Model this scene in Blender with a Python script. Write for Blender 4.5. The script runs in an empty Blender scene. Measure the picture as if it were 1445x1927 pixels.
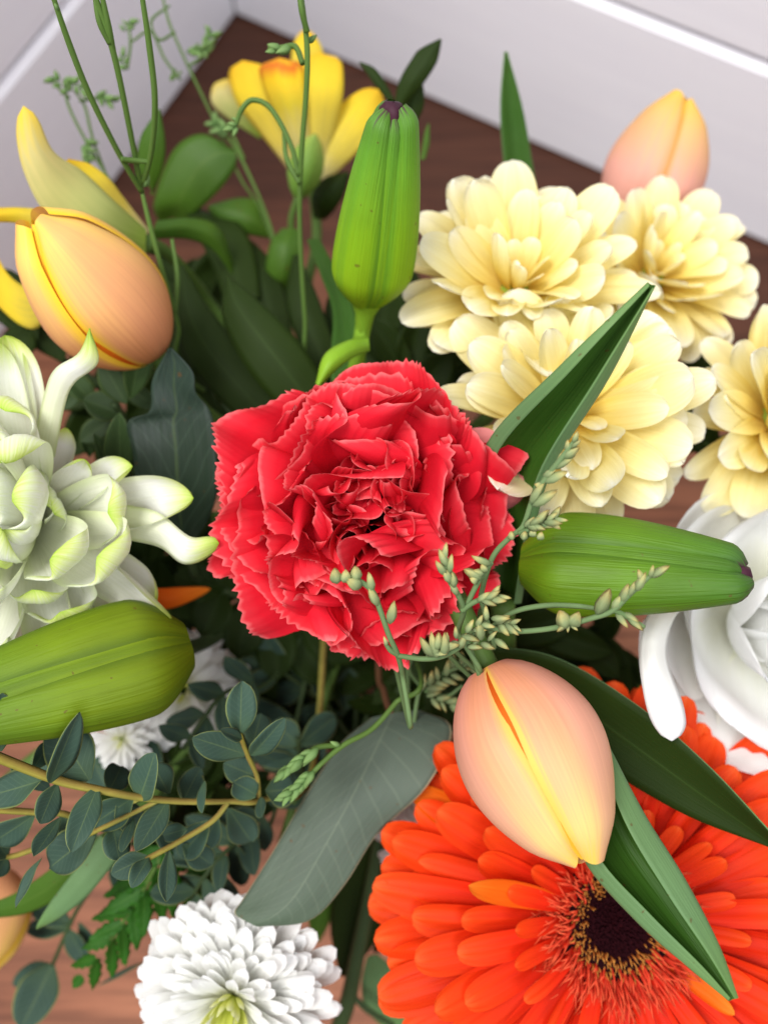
import bpy, math, random
import numpy as np
from mathutils import Vector, Matrix

# ------------------------------------------------------------------ camera, light, exposure
TH = math.radians(72.0)          # how far the camera looks down
H = 0.46                         # camera height above the table
F = 1450.0                       # focal length in photo pixels
PW, PH = 1445.0, 1927.0
scene = bpy.context.scene
col = scene.collection
CAM = Vector((0, 0, H))
VR = Vector((1, 0, 0))
VU = Vector((0, math.sin(TH), math.cos(TH)))
VF = Vector((0, math.cos(TH), -math.sin(TH)))

cd = bpy.data.cameras.new('camera')
cam = bpy.data.objects.new('camera', cd)
col.objects.link(cam)
cam.location = CAM
cam.rotation_euler = (math.pi / 2 - TH, 0, 0)
cd.sensor_fit = 'VERTICAL'
cd.sensor_height = 24.0
cd.lens = 24.0 * F / PH
cd.clip_start = 0.01
cd.clip_end = 50
cd.dof.use_dof = True
cd.dof.focus_distance = 0.197
APERTURE = 0.0040
cd.dof.aperture_fstop = (cd.lens / 1000.0) / APERTURE
scene.camera = cam

world = bpy.data.worlds.new('World')
scene.world = world
world.use_nodes = True
bg = world.node_tree.nodes['Background']
bg.inputs[0].default_value = (0.92, 0.95, 1.0, 1)
bg.inputs[1].default_value = 0.19


def area(name, loc, target, sx, sy, power, color):
    ld = bpy.data.lights.new(name, 'AREA')
    ld.shape = 'RECTANGLE'
    ld.size, ld.size_y = sx, sy
    ld.energy = power
    ld.color = color
    o = bpy.data.objects.new(name, ld)
    o.location = loc
    o.rotation_euler = (Vector(target) - Vector(loc)).to_track_quat('-Z', 'Y').to_euler()
    col.objects.link(o)
    return o


area('window_light', (-0.62, 0.05, 1.65), (0.0, 0.12, 0.2), 0.75, 0.75, 32, (1.0, 0.985, 0.965))
area('wall_fill_light', (0.40, -0.85, 1.75), (0.0, 0.3, 0.15), 1.2, 1.0, 24, (0.95, 0.96, 1.0))  # unseen fill lamp on the camera side, added to brighten the white walls

scene.render.engine = 'CYCLES'
scene.view_settings.view_transform = 'Standard'
scene.view_settings.look = 'None'
scene.view_settings.exposure = 0.0
scene.view_settings.gamma = 1.0
scene.view_settings.use_curve_mapping = False
scene.cycles.use_denoising = True
scene.cycles.max_bounces = 5
scene.cycles.transmission_bounces = 5
scene.cycles.diffuse_bounces = 3
scene.cycles.glossy_bounces = 2
scene.cycles.sample_clamp_indirect = 6.0

random.seed(11)
RNG = np.random.default_rng(5)
V_MOUTH = Vector((0.0, 0.105, 0.125))


# ------------------------------------------------------------------ small maths
def P(x, y, d):
    """a point seen at photo pixel (x, y), d metres in front of the camera"""
    x, y, d = float(x), float(y), float(d)
    return CAM + d * ((x - PW / 2) / F * VR + (PH / 2 - y) / F * VU + VF)


def D(r, u, t):
    """a direction given as right / up / towards the viewer"""
    return (r * VR + u * VU - t * VF).normalized()


def ground(x, y):
    u, v = (x - PW / 2) / F, (PH / 2 - y) / F
    ray = u * VR + v * VU + VF
    return CAM + ray * (H / -ray.z)


def lin(r, g, b):
    f = lambda c: c / 12.92 if c <= 0.04045 else ((c + 0.055) / 1.055) ** 2.4
    return (f(r / 255), f(g / 255), f(b / 255), 1.0)


def spline(pts, n):
    """Catmull-Rom through pts, n samples evenly spread over the parameter"""
    p = np.array([list(q) for q in pts], float)
    if len(p) == 2:
        t = np.linspace(0, 1, n)[:, None]
        return p[0] * (1 - t) + p[1] * t
    p = np.vstack([2 * p[0] - p[1], p, 2 * p[-1] - p[-2]])
    m = len(p) - 3
    out = []
    for k in range(n):
        x = k / (n - 1) * m
        i = min(int(x), m - 1)
        t = x - i
        a, b, c, d = p[i], p[i + 1], p[i + 2], p[i + 3]
        out.append(0.5 * ((2 * b) + (-a + c) * t + (2 * a - 5 * b + 4 * c - d) * t * t + (-a + 3 * b - 3 * c + d) * t ** 3))
    return np.array(out)


def frame(y, z):
    y = Vector(y).normalized()
    z = Vector(z)
    z = (z - y * z.dot(y))
    if z.length < 1e-6:
        z = y.orthogonal()
    z.normalize()
    x = y.cross(z)
    return Matrix((x, y, z)).transposed()


def basis(axis):
    a = Vector(axis).normalized()
    e1 = VR - a * a.dot(VR)
    e1.normalize()
    return a, e1, a.cross(e1)


# ------------------------------------------------------------------ materials
def new_mat(name):
    m = bpy.data.materials.new(name)
    m.use_nodes = True
    nt = m.node_tree
    nt.nodes.clear()
    return m, nt


def nd(nt, typ, **kw):
    n = nt.nodes.new(typ)
    for k, v in kw.items():
        setattr(n, k, v)
    return n


def math_node(nt, op, a, b=None, clamp=False):
    n = nd(nt, 'ShaderNodeMath', operation=op, use_clamp=clamp)
    for i, v in enumerate((a, b)):
        if v is None:
            continue
        if isinstance(v, (int, float)):
            n.inputs[i].default_value = v
        else:
            nt.links.new(v, n.inputs[i])
    return n.outputs[0]


def mix_col(nt, fac, a, b, mode='MIX'):
    n = nd(nt, 'ShaderNodeMix', data_type='RGBA', blend_type=mode)
    for i, v in ((0, fac), (6, a), (7, b)):
        if isinstance(v, (int, float, tuple)):
            n.inputs[i].default_value = v
        else:
            nt.links.new(v, n.inputs[i])
    return n.outputs[2]


def smooth(nt, x, lo, hi):
    n = nd(nt, 'ShaderNodeMapRange', interpolation_type='SMOOTHSTEP')
    nt.links.new(x, n.inputs[0])
    n.inputs[1].default_value = lo
    n.inputs[2].default_value = hi
    return n.outputs[0]


def plant_mat(name, ramp, edge=None, tip_edge=None, rib=None, streak=0.15, sscale=18.0, blotch=0.12, bscale=4.0,
              trans=0.3, tcol=None, rough=0.5, spec=0.35, rand=0.08, bump=0.2, sheen=0.0, sss=0.0, freq=3.0, speck=0.0, veins=None, jitter=0.25):
    """ramp: colours from base (0) to tip (1) of the petal or leaf; edge: (colour, start) towards the two margins"""
    m, nt = new_mat(name)
    L = nt.links.new
    uv = nd(nt, 'ShaderNodeUVMap')
    sep = nd(nt, 'ShaderNodeSeparateXYZ')
    L(uv.outputs[0], sep.inputs[0])
    u, v = sep.outputs[0], sep.outputs[1]
    oi = nd(nt, 'ShaderNodeObjectInfo')
    # streaks that run along the petal, shifted per object
    comb = nd(nt, 'ShaderNodeCombineXYZ')
    L(math_node(nt, 'MULTIPLY', u, sscale), comb.inputs[0])
    L(math_node(nt, 'MULTIPLY', v, 1.6), comb.inputs[1])
    L(math_node(nt, 'MULTIPLY', oi.outputs['Random'], 37.0), comb.inputs[2])
    ns = nd(nt, 'ShaderNodeTexNoise')
    ns.inputs['Scale'].default_value = 1.0
    ns.inputs['Detail'].default_value = 3.0
    L(comb.outputs[0], ns.inputs['Vector'])
    tc = nd(nt, 'ShaderNodeTexCoord')
    nb = nd(nt, 'ShaderNodeTexNoise')
    nb.inputs['Scale'].default_value = bscale * 25
    nb.inputs['Detail'].default_value = 4.0
    L(tc.outputs['Object'], nb.inputs['Vector'])
    vv = math_node(nt, 'ADD', v, math_node(nt, 'MULTIPLY', math_node(nt, 'SUBTRACT', ns.outputs[0], 0.5), jitter))
    cr = nd(nt, 'ShaderNodeValToRGB')
    el = cr.color_ramp.elements
    while len(el) < len(ramp):
        el.new(0.5)
    for e, (p, c) in zip(el, ramp):
        e.position = p
        e.color = c
    L(vv, cr.inputs[0])
    c = cr.outputs[0]
    au = math_node(nt, 'MULTIPLY', math_node(nt, 'ABSOLUTE', math_node(nt, 'SUBTRACT', u, 0.5)), 2.0)
    if rib:
        f = math_node(nt, 'SUBTRACT', 1.0, smooth(nt, au, rib[1] * 0.3, rib[1]))
        c = mix_col(nt, math_node(nt, 'MULTIPLY', f, rib[2] if len(rib) > 2 else 0.8), c, rib[0])
    if edge:
        jit = math_node(nt, 'ADD', au, math_node(nt, 'MULTIPLY', math_node(nt, 'SUBTRACT', ns.outputs[0], 0.5), 0.18))
        c = mix_col(nt, math_node(nt, 'MULTIPLY', smooth(nt, jit, edge[1], min(1.0, edge[1] + edge[2])), edge[3]), c, edge[0])
    if tip_edge:
        jit = math_node(nt, 'ADD', v, math_node(nt, 'MULTIPLY', math_node(nt, 'SUBTRACT', ns.outputs[0], 0.5), 0.25))
        c = mix_col(nt, math_node(nt, 'MULTIPLY', smooth(nt, jit, tip_edge[1], 1.0), tip_edge[2]), c, tip_edge[0])
    val = math_node(nt, 'ADD', 1.0 - streak * 0.5 - blotch * 0.5 - rand * 0.5, math_node(nt, 'MULTIPLY', ns.outputs[0], streak))
    val = math_node(nt, 'ADD', val, math_node(nt, 'MULTIPLY', nb.outputs[0], blotch))
    val = math_node(nt, 'ADD', val, math_node(nt, 'MULTIPLY', oi.outputs['Random'], rand))
    hsv = nd(nt, 'ShaderNodeHueSaturation')
    L(c, hsv.inputs['Color'])
    L(val, hsv.inputs['Value'])
    c = hsv.outputs[0]
    if veins:      # faint side veins running out from the midrib
        fr = math_node(nt, 'FRACT', math_node(nt, 'ADD', math_node(nt, 'SUBTRACT', math_node(nt, 'MULTIPLY', v, veins[0]), math_node(nt, 'MULTIPLY', au, veins[1])), math_node(nt, 'MULTIPLY', nb.outputs[0], 0.5)))
        ln = smooth(nt, math_node(nt, 'ABSOLUTE', math_node(nt, 'SUBTRACT', fr, 0.5)), 0.40, 0.50)
        c = mix_col(nt, math_node(nt, 'MULTIPLY', ln, veins[3]), c, veins[2])
    if speck:      # small brown blemishes
        nk = nd(nt, 'ShaderNodeTexNoise')
        nk.inputs['Scale'].default_value = 420.0
        nk.inputs['Detail'].default_value = 1.0
        L(tc.outputs['Object'], nk.inputs['Vector'])
        c = mix_col(nt, math_node(nt, 'MULTIPLY', smooth(nt, nk.outputs[0], 0.735, 0.775), speck), c, lin(92, 62, 30))
    b = nd(nt, 'ShaderNodeBsdfPrincipled')
    L(c, b.inputs['Base Color'])
    b.inputs['Roughness'].default_value = min(0.9, rough + 0.10)
    b.inputs['Specular IOR Level'].default_value = spec * 0.6
    if sheen:
        b.inputs['Sheen Weight'].default_value = sheen
    if sss:
        b.inputs['Subsurface Weight'].default_value = sss
        b.inputs['Subsurface Radius'].default_value = (1.0, 0.6, 0.4)
        b.inputs['Subsurface Scale'].default_value = 0.004
    if bump:
        bn = nd(nt, 'ShaderNodeBump')
        bn.inputs['Strength'].default_value = bump
        bn.inputs['Distance'].default_value = 0.0006
        fine = nd(nt, 'ShaderNodeTexNoise')
        fine.inputs['Scale'].default_value = 1.0
        fine.inputs['Detail'].default_value = 2.0
        c2 = nd(nt, 'ShaderNodeCombineXYZ')
        L(math_node(nt, 'MULTIPLY', u, sscale * freq), c2.inputs[0])
        L(math_node(nt, 'MULTIPLY', v, 3.0), c2.inputs[1])
        L(c2.outputs[0], fine.inputs['Vector'])
        L(fine.outputs[0], bn.inputs['Height'])
        L(bn.outputs[0], b.inputs['Normal'])
    out = nd(nt, 'ShaderNodeOutputMaterial')
    if trans > 0:
        t = nd(nt, 'ShaderNodeBsdfTranslucent')
        if tcol:
            t.inputs[0].default_value = tcol
        else:
            L(c, t.inputs[0])
        mx = nd(nt, 'ShaderNodeMixShader')
        mx.inputs[0].default_value = trans
        L(b.outputs[0], mx.inputs[1])
        L(t.outputs[0], mx.inputs[2])
        L(mx.outputs[0], out.inputs[0])
    else:
        L(b.outputs[0], out.inputs[0])
    return m


M = {}
M['carnation'] = plant_mat('carnation_petal', [(0, lin(112, 3, 12)), (0.5, lin(184, 9, 26)), (0.85, lin(214, 26, 44)), (0.96, lin(226, 52, 64)), (1, lin(240, 112, 114))], jitter=0.06,
                           streak=0.10, trans=0.22, rough=0.62, spec=0.18, rand=0.10, bump=0.10, sscale=26)
M['carnation_pale'] = plant_mat('carnation_back_petal', [(0, lin(228, 120, 125)), (0.6, lin(236, 118, 122)), (1, lin(240, 150, 148))],
                                streak=0.25, trans=0.3, rough=0.6, spec=0.18, sscale=26)
M['tulip'] = plant_mat('tulip_petal', [(0, lin(226, 150, 112)), (0.3, lin(232, 162, 124)), (0.62, lin(238, 188, 134)), (0.9, lin(246, 212, 130)), (1, lin(248, 206, 92))],
                       edge=(lin(244, 200, 84), 0.80, 0.20, 0.85), rib=(lin(232, 164, 148), 0.55, 0.6), streak=0.20, sscale=60, blotch=0.08,
                       trans=0.22, rough=0.42, spec=0.35, rand=0.04, bump=0.10)
M['tulip_warm'] = plant_mat('warm_tulip_petal', [(0, lin(206, 134, 84)), (0.3, lin(228, 160, 108)), (0.62, lin(240, 186, 118)), (0.9, lin(247, 206, 112)), (1, lin(248, 208, 90))],
                            edge=(lin(252, 208, 50), 0.70, 0.30, 0.95), rib=(lin(230, 158, 118), 0.55, 0.5), streak=0.20, sscale=50, blotch=0.08,
                            trans=0.22, rough=0.45, spec=0.3, rand=0.03, bump=0.10)
M['tulip_pink'] = plant_mat('pink_tulip_petal', [(0, lin(226, 160, 145)), (0.45, lin(232, 170, 152)), (0.8, lin(232, 182, 120)), (1, lin(238, 190, 80))],
                            edge=(lin(232, 160, 80), 0.82, 0.18, 0.8), streak=0.10, sscale=26, blotch=0.06, trans=0.2, rough=0.5, spec=0.3, rand=0.03)
M['tulip_inner'] = plant_mat('tulip_inner_petal', [(0, lin(190, 70, 20)), (0.5, lin(226, 120, 20)), (1, lin(248, 200, 60))],
                             streak=0.1, trans=0.2, rough=0.5, spec=0.25, rand=0.03)
M['mum_yellow'] = plant_mat('yellow_ray_petal', [(0, lin(240, 198, 74)), (0.28, lin(248, 226, 128)), (0.65, lin(251, 241, 184)), (1, lin(252, 250, 234))],
                            streak=0.16, sscale=20, blotch=0.10, trans=0.40, rough=0.55, spec=0.22, rand=0.10, bump=0.45, freq=1.2)
M['mum_green'] = plant_mat('white_green_petal', [(0, lin(226, 232, 190)), (0.35, lin(236, 238, 218)), (0.62, lin(244, 245, 238)), (0.84, lin(214, 228, 136)), (1, lin(168, 204, 50))],
                           edge=(lin(200, 220, 110), 0.66, 0.34, 0.35), streak=0.10, sscale=34, blotch=0.06, trans=0.38, rough=0.4, spec=0.3, rand=0.05, bump=0.4, freq=1.4)
M['mum_white'] = plant_mat('white_petal', [(0, lin(240, 240, 206)), (0.3, lin(247, 247, 240)), (1, lin(251, 251, 251))],
                           streak=0.06, sscale=12, blotch=0.04, trans=0.5, rough=0.55, spec=0.2, rand=0.04, bump=0.3, freq=1.2)
M['mum_heart'] = plant_mat('cream_centre_petal', [(0, lin(196, 206, 70)), (0.5, lin(224, 226, 130)), (1, lin(240, 240, 200))],
                           streak=0.06, trans=0.3, rough=0.5, rand=0.06)
M['rose_white'] = plant_mat('white_rose_petal', [(0, lin(236, 236, 214)), (0.4, lin(242, 242, 236)), (1, lin(246, 246, 246))],
                            streak=0.03, sscale=20, blotch=0.03, trans=0.30, rough=0.5, spec=0.25, rand=0.02, bump=0.25, freq=2.0)
M['gerbera'] = plant_mat('orange_ray_petal', [(0, lin(206, 30, 14)), (0.4, lin(222, 44, 12)), (0.8, lin(235, 70, 16)), (1, lin(242, 96, 36))],
                         streak=0.16, sscale=9, blotch=0.06, trans=0.28, rough=0.48, spec=0.28, rand=0.16, bump=0.35, freq=1.3)
M['gerbera_orange'] = plant_mat('pale_orange_petal', [(0, lin(232, 84, 14)), (0.6, lin(240, 110, 18)), (1, lin(246, 142, 40))],
                                streak=0.16, sscale=9, trans=0.3, rough=0.48, spec=0.28, rand=0.14, bump=0.35, freq=1.3)
M['gerbera_fringe'] = plant_mat('fringe_floret', [(0, lin(190, 36, 20)), (0.6, lin(220, 66, 40)), (1, lin(234, 108, 66))], streak=0.1, trans=0.2, rough=0.55, rand=0.3, bump=0)
M['gerbera_stamen'] = plant_mat('stamen', [(0, lin(110, 40, 18)), (0.6, lin(168, 92, 32)), (1, lin(212, 152, 70))], streak=0.1, trans=0.1, rough=0.6, rand=0.3, bump=0)
M['gerbera_eye'] = plant_mat('dark_floret', [(0, lin(22, 4, 8)), (0.8, lin(32, 7, 12)), (1, lin(50, 12, 16))], streak=0.1, trans=0.0, rough=0.85, spec=0.08, rand=0.3, bump=0)
M['lily_bright'] = plant_mat('bright_lily_bud', [(0, lin(134, 170, 22)), (0.45, lin(120, 164, 22)), (0.85, lin(94, 146, 38)), (0.975, lin(84, 128, 44)), (1, lin(70, 44, 52))],
                             edge=(lin(70, 124, 30), 0.7, 0.3, 0.7), rib=(lin(84, 138, 36), 0.2, 0.35), streak=0.34, sscale=12, blotch=0.35, bscale=3, trans=0.10, rough=0.40, spec=0.45, rand=0.0, bump=0.6, freq=3.0, speck=0.6)
M['lily'] = plant_mat('lily_bud', [(0, lin(96, 128, 18)), (0.5, lin(88, 126, 18)), (0.9, lin(68, 108, 28)), (0.975, lin(62, 98, 38)), (1, lin(64, 40, 46))],
                      edge=(lin(52, 90, 16), 0.72, 0.28, 0.6), rib=(lin(62, 98, 22), 0.22, 0.3), streak=0.36, sscale=11, blotch=0.35, bscale=3, trans=0.08, rough=0.40, spec=0.45, rand=0.0, bump=0.6, freq=3.0, speck=0.6)
M['lily_olive'] = plant_mat('olive_lily_bud', [(0, lin(98, 114, 10)), (0.5, lin(106, 130, 14)), (1, lin(84, 118, 28))],
                      edge=(lin(60, 84, 10), 0.72, 0.28, 0.7), rib=(lin(70, 96, 16), 0.22, 0.4), streak=0.4, sscale=9, blotch=0.4, bscale=3, trans=0.08, rough=0.45, spec=0.4, rand=0.0, bump=0.6, freq=3.0, speck=0.6)
M['lily_tip'] = plant_mat('lily_bud_tip', [(0, lin(70, 34, 48)), (1, lin(52, 22, 36))], trans=0, rough=0.5)
M['alstro'] = plant_mat('alstroemeria_petal', [(0, lin(236, 228, 180)), (0.25, lin(242, 226, 110)), (0.7, lin(246, 224, 66)), (1, lin(244, 204, 50))],
                        streak=0.26, sscale=12, trans=0.45, rough=0.5, spec=0.25, rand=0.06, bump=0.5)
M['alstro_flame'] = plant_mat('alstroemeria_flame_petal', [(0, lin(236, 226, 170)), (0.5, lin(240, 220, 70)), (0.78, lin(238, 200, 40)), (0.9, lin(214, 110, 40)), (1, lin(240, 190, 40))],
                              streak=0.14, sscale=8, trans=0.3, rough=0.5, spec=0.25, rand=0.04)
M['alstro_green'] = plant_mat('alstroemeria_tube', [(0, lin(150, 178, 70)), (0.3, lin(196, 204, 124)), (0.75, lin(222, 210, 140)), (1, lin(238, 210, 70))],
                              streak=0.14, sscale=10, trans=0.3, rough=0.5, spec=0.25, rand=0.04)
M['alstro_pod'] = plant_mat('green_bud', [(0, lin(96, 136, 48)), (0.6, lin(122, 156, 62)), (1, lin(150, 168, 80))], edge=(lin(84, 116, 44), 0.7, 0.3, 0.6), trans=0.1, rough=0.45)
M['tulip_leaf'] = plant_mat('tulip_leaf_inner', [(0, lin(54, 86, 26)), (0.6, lin(54, 92, 26)), (1, lin(70, 108, 42))], streak=0.30, sscale=40, blotch=0.12,
                            trans=0.18, tcol=lin(96, 140, 30), rough=0.42, spec=0.35, rand=0.05, bump=0.6, freq=1.5, speck=0.6)
M['tulip_leaf_back'] = plant_mat('tulip_leaf_outer', [(0, lin(92, 122, 76)), (0.6, lin(98, 130, 84)), (1, lin(106, 140, 78))], streak=0.24, sscale=40, blotch=0.10,
                                 trans=0.15, tcol=lin(96, 140, 30), rough=0.40, spec=0.4, rand=0.05, bump=0.3, freq=1.5, speck=0.6)
M['leaf_dark'] = plant_mat('dark_leaf', [(0, lin(28, 44, 26)), (1, lin(46, 62, 54))], rib=(lin(66, 84, 50), 0.05, 0.7), streak=0.1, sscale=14, blotch=0.35, bscale=3,
                           trans=0.08, rough=0.30, spec=0.5, bump=0.6, freq=1.0, speck=0.6, veins=(10.0, 2.5, lin(60, 76, 62), 0.5))
M['leaf_mid'] = plant_mat('mid_green_leaf', [(0, lin(76, 110, 30)), (1, lin(66, 102, 30))], rib=(lin(92, 120, 46), 0.06, 0.6), streak=0.24, sscale=20, blotch=0.2,
                          trans=0.25, tcol=lin(110, 150, 30), rough=0.36, spec=0.42, rand=0.15, bump=0.3, speck=0.6, veins=(7.0, 5.0, lin(96, 126, 50), 0.3))
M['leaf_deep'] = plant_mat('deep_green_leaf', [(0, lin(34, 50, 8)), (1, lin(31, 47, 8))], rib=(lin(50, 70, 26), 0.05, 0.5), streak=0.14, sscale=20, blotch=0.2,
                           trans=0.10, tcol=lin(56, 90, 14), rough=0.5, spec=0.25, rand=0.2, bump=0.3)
M['leaf_small'] = plant_mat('small_box_leaf', [(0, lin(46, 66, 30)), (1, lin(58, 80, 44))], edge=(lin(104, 122, 66), 0.86, 0.14, 0.6), rib=(lin(84, 106, 60), 0.06, 0.5), streak=0.08,
                            blotch=0.2, trans=0.1, rough=0.42, spec=0.4, rand=0.25, veins=(8.0, 2.5, lin(76, 96, 56), 0.25))
M['fern'] = plant_mat('serrated_leaf', [(0, lin(44, 92, 22)), (1, lin(48, 100, 24))], rib=(lin(80, 124, 48), 0.07, 0.6), streak=0.1, blotch=0.2, trans=0.25, rough=0.42, rand=0.1)
M['euc'] = plant_mat('eucalyptus_leaf', [(0, lin(62, 84, 60)), (0.5, lin(54, 76, 64)), (1, lin(60, 82, 68))], edge=(lin(150, 158, 84), 0.91, 0.08, 0.55), rib=(lin(104, 122, 76), 0.06, 0.38),
                     streak=0.10, blotch=0.35, bscale=8, trans=0.08, rough=0.55, spec=0.28, rand=0.34, bump=0.15, speck=0.6, veins=(9.0, 2.5, lin(96, 116, 96), 0.22))
M['euc_big'] = plant_mat('eucalyptus_large_leaf', [(0, lin(78, 90, 78)), (0.5, lin(82, 94, 80)), (1, lin(80, 96, 76))], edge=(lin(170, 158, 124), 0.965, 0.03, 0.85), rib=(lin(104, 116, 96), 0.03, 0.6),
                         streak=0.14, sscale=7, blotch=0.35, bscale=2.5, trans=0.10, rough=0.48, spec=0.45, rand=0.1, bump=0.35, freq=4.0, speck=0.6, veins=(16.0, 3.0, lin(108, 120, 100), 0.28))
M['euc_stem'] = plant_mat('eucalyptus_stem', [(0, lin(140, 132, 50)), (1, lin(152, 148, 70))], edge=(lin(122, 84, 46), 0.4, 0.6, 0.6), streak=0.3, blotch=0.6, bscale=12, trans=0, rough=0.5, bump=0.5)
M['stem'] = plant_mat('green_stem', [(0, lin(74, 100, 42)), (1, lin(84, 112, 50))], streak=0.2, blotch=0.2, trans=0, rough=0.45)
M['stem_bright'] = plant_mat('bright_stem', [(0, lin(112, 150, 40)), (1, lin(128, 168, 40))], streak=0.2, blotch=0.2, trans=0, rough=0.4)
M['stem_dark'] = plant_mat('dark_stem', [(0, lin(54, 70, 40)), (1, lin(60, 78, 44))], streak=0.2, blotch=0.3, trans=0, rough=0.5)
M['sprig_stem'] = plant_mat('sprig_stem', [(0, lin(88, 112, 68)), (1, lin(100, 122, 80))], streak=0.2, blotch=0.3, bscale=10, trans=0, rough=0.55)
M['sprig_bud'] = plant_mat('sprig_bud', [(0, lin(92, 112, 76)), (0.5, lin(134, 146, 100)), (0.8, lin(176, 170, 110)), (1, lin(170, 146, 84))], streak=0.3, sscale=8, blotch=0.3, bscale=14,
                           trans=0.1, rough=0.55, rand=0.25)
M['sprig_green'] = plant_mat('green_sprig_bud', [(0, lin(86, 120, 66)), (1, lin(122, 150, 88))], streak=0.2, blotch=0.2, trans=0.1, rough=0.5, rand=0.15)
M['brown_twig'] = plant_mat('brown_twig', [(0, lin(84, 52, 34)), (1, lin(96, 66, 40))], streak=0.2, blotch=0.3, trans=0, rough=0.6)
M['disc_green'] = plant_mat('green_disc', [(0, lin(150, 170, 60)), (1, lin(120, 140, 40))], streak=0.2, blotch=0.4, bscale=12, trans=0.1, rough=0.6)


def wood_mat():
    m, nt = new_mat('brown_wood')
    L = nt.links.new
    tc = nd(nt, 'ShaderNodeTexCoord')
    mp = nd(nt, 'ShaderNodeMapping')
    mp.inputs['Rotation'].default_value = (0, 0, math.radians(29))
    mp.inputs['Scale'].default_value = (3.0, 26.0, 1.0)
    L(tc.outputs['Object'], mp.inputs[0])
    n1 = nd(nt, 'ShaderNodeTexNoise')
    n1.inputs['Scale'].default_value = 1.6
    n1.inputs['Detail'].default_value = 6
    n1.inputs['Distortion'].default_value = 1.2
    L(mp.outputs[0], n1.inputs['Vector'])
    mp2 = nd(nt, 'ShaderNodeMapping')
    mp2.inputs['Rotation'].default_value = (0, 0, math.radians(29))
    mp2.inputs['Scale'].default_value = (12.0, 260.0, 1.0)
    L(tc.outputs['Object'], mp2.inputs[0])
    n2 = nd(nt, 'ShaderNodeTexNoise')
    n2.inputs['Scale'].default_value = 1.0
    n2.inputs['Detail'].default_value = 4
    L(mp2.outputs[0], n2.inputs['Vector'])
    n3 = nd(nt, 'ShaderNodeTexNoise')
    n3.inputs['Scale'].default_value = 7.0
    n3.inputs['Detail'].default_value = 3
    L(tc.outputs['Object'], n3.inputs['Vector'])
    cr = nd(nt, 'ShaderNodeValToRGB')
    el = cr.color_ramp.elements
    el[0].position, el[0].color = 0.3, lin(112, 68, 50)
    el[1].position, el[1].color = 0.72, lin(184, 124, 92)
    e = el.new(0.5)
    e.color = lin(148, 94, 68)
    f = math_node(nt, 'ADD', math_node(nt, 'MULTIPLY', n1.outputs[0], 0.55), math_node(nt, 'MULTIPLY', n3.outputs[0], 0.45))
    L(f, cr.inputs[0])
    g = nd(nt, 'ShaderNodeMapRange')
    L(n2.outputs[0], g.inputs[0])
    g.inputs[1].default_value, g.inputs[2].default_value = 0.3, 0.7
    g.inputs[3].default_value, g.inputs[4].default_value = 0.58, 1.18
    # darker brown mixed in towards the back of the board, with an uneven edge
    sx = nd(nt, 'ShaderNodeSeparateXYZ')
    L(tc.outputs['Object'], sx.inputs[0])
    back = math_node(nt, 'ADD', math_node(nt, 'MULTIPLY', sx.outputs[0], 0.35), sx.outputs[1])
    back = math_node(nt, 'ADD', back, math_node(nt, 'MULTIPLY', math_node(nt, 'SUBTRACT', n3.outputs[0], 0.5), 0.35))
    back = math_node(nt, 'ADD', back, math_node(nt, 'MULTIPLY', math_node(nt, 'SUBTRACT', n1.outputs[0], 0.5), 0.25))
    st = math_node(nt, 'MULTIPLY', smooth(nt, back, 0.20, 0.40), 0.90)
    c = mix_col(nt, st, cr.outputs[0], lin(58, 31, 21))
    hs = nd(nt, 'ShaderNodeHueSaturation')
    L(c, hs.inputs['Color'])
    L(g.outputs[0], hs.inputs['Value'])
    b = nd(nt, 'ShaderNodeBsdfPrincipled')
    L(hs.outputs[0], b.inputs['Base Color'])
    b.inputs['Roughness'].default_value = 0.6
    b.inputs['Specular IOR Level'].default_value = 0.25
    bn = nd(nt, 'ShaderNodeBump')
    bn.inputs['Strength'].default_value = 0.2
    bn.inputs['Distance'].default_value = 0.0005
    L(n2.outputs[0], bn.inputs['Height'])
    L(bn.outputs[0], b.inputs['Normal'])
    out = nd(nt, 'ShaderNodeOutputMaterial')
    L(b.outputs[0], out.inputs[0])
    return m


def paint_mat(name, c0, c1, rough):
    m, nt = new_mat(name)
    L = nt.links.new
    tc = nd(nt, 'ShaderNodeTexCoord')
    mp = nd(nt, 'ShaderNodeMapping')
    mp.inputs['Scale'].default_value = (4.0, 60.0, 60.0)
    L(tc.outputs['Object'], mp.inputs[0])
    n = nd(nt, 'ShaderNodeTexNoise')
    n.inputs['Scale'].default_value = 1.5
    n.inputs['Detail'].default_value = 5
    L(mp.outputs[0], n.inputs['Vector'])
    b = nd(nt, 'ShaderNodeBsdfPrincipled')
    L(mix_col(nt, n.outputs[0], c0, c1), b.inputs['Base Color'])
    b.inputs['Roughness'].default_value = rough
    bn = nd(nt, 'ShaderNodeBump')
    bn.inputs['Strength'].default_value = 0.25
    bn.inputs['Distance'].default_value = 0.0006
    L(n.outputs[0], bn.inputs['Height'])
    L(bn.outputs[0], b.inputs['Normal'])
    out = nd(nt, 'ShaderNodeOutputMaterial')
    L(b.outputs[0], out.inputs[0])
    return m


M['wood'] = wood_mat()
M['paint'] = paint_mat('white_paint', lin(240, 238, 245), lin(249, 248, 252), 0.5)
M['vase'] = paint_mat('dark_glaze', lin(38, 42, 40), lin(48, 52, 50), 0.25)


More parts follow.
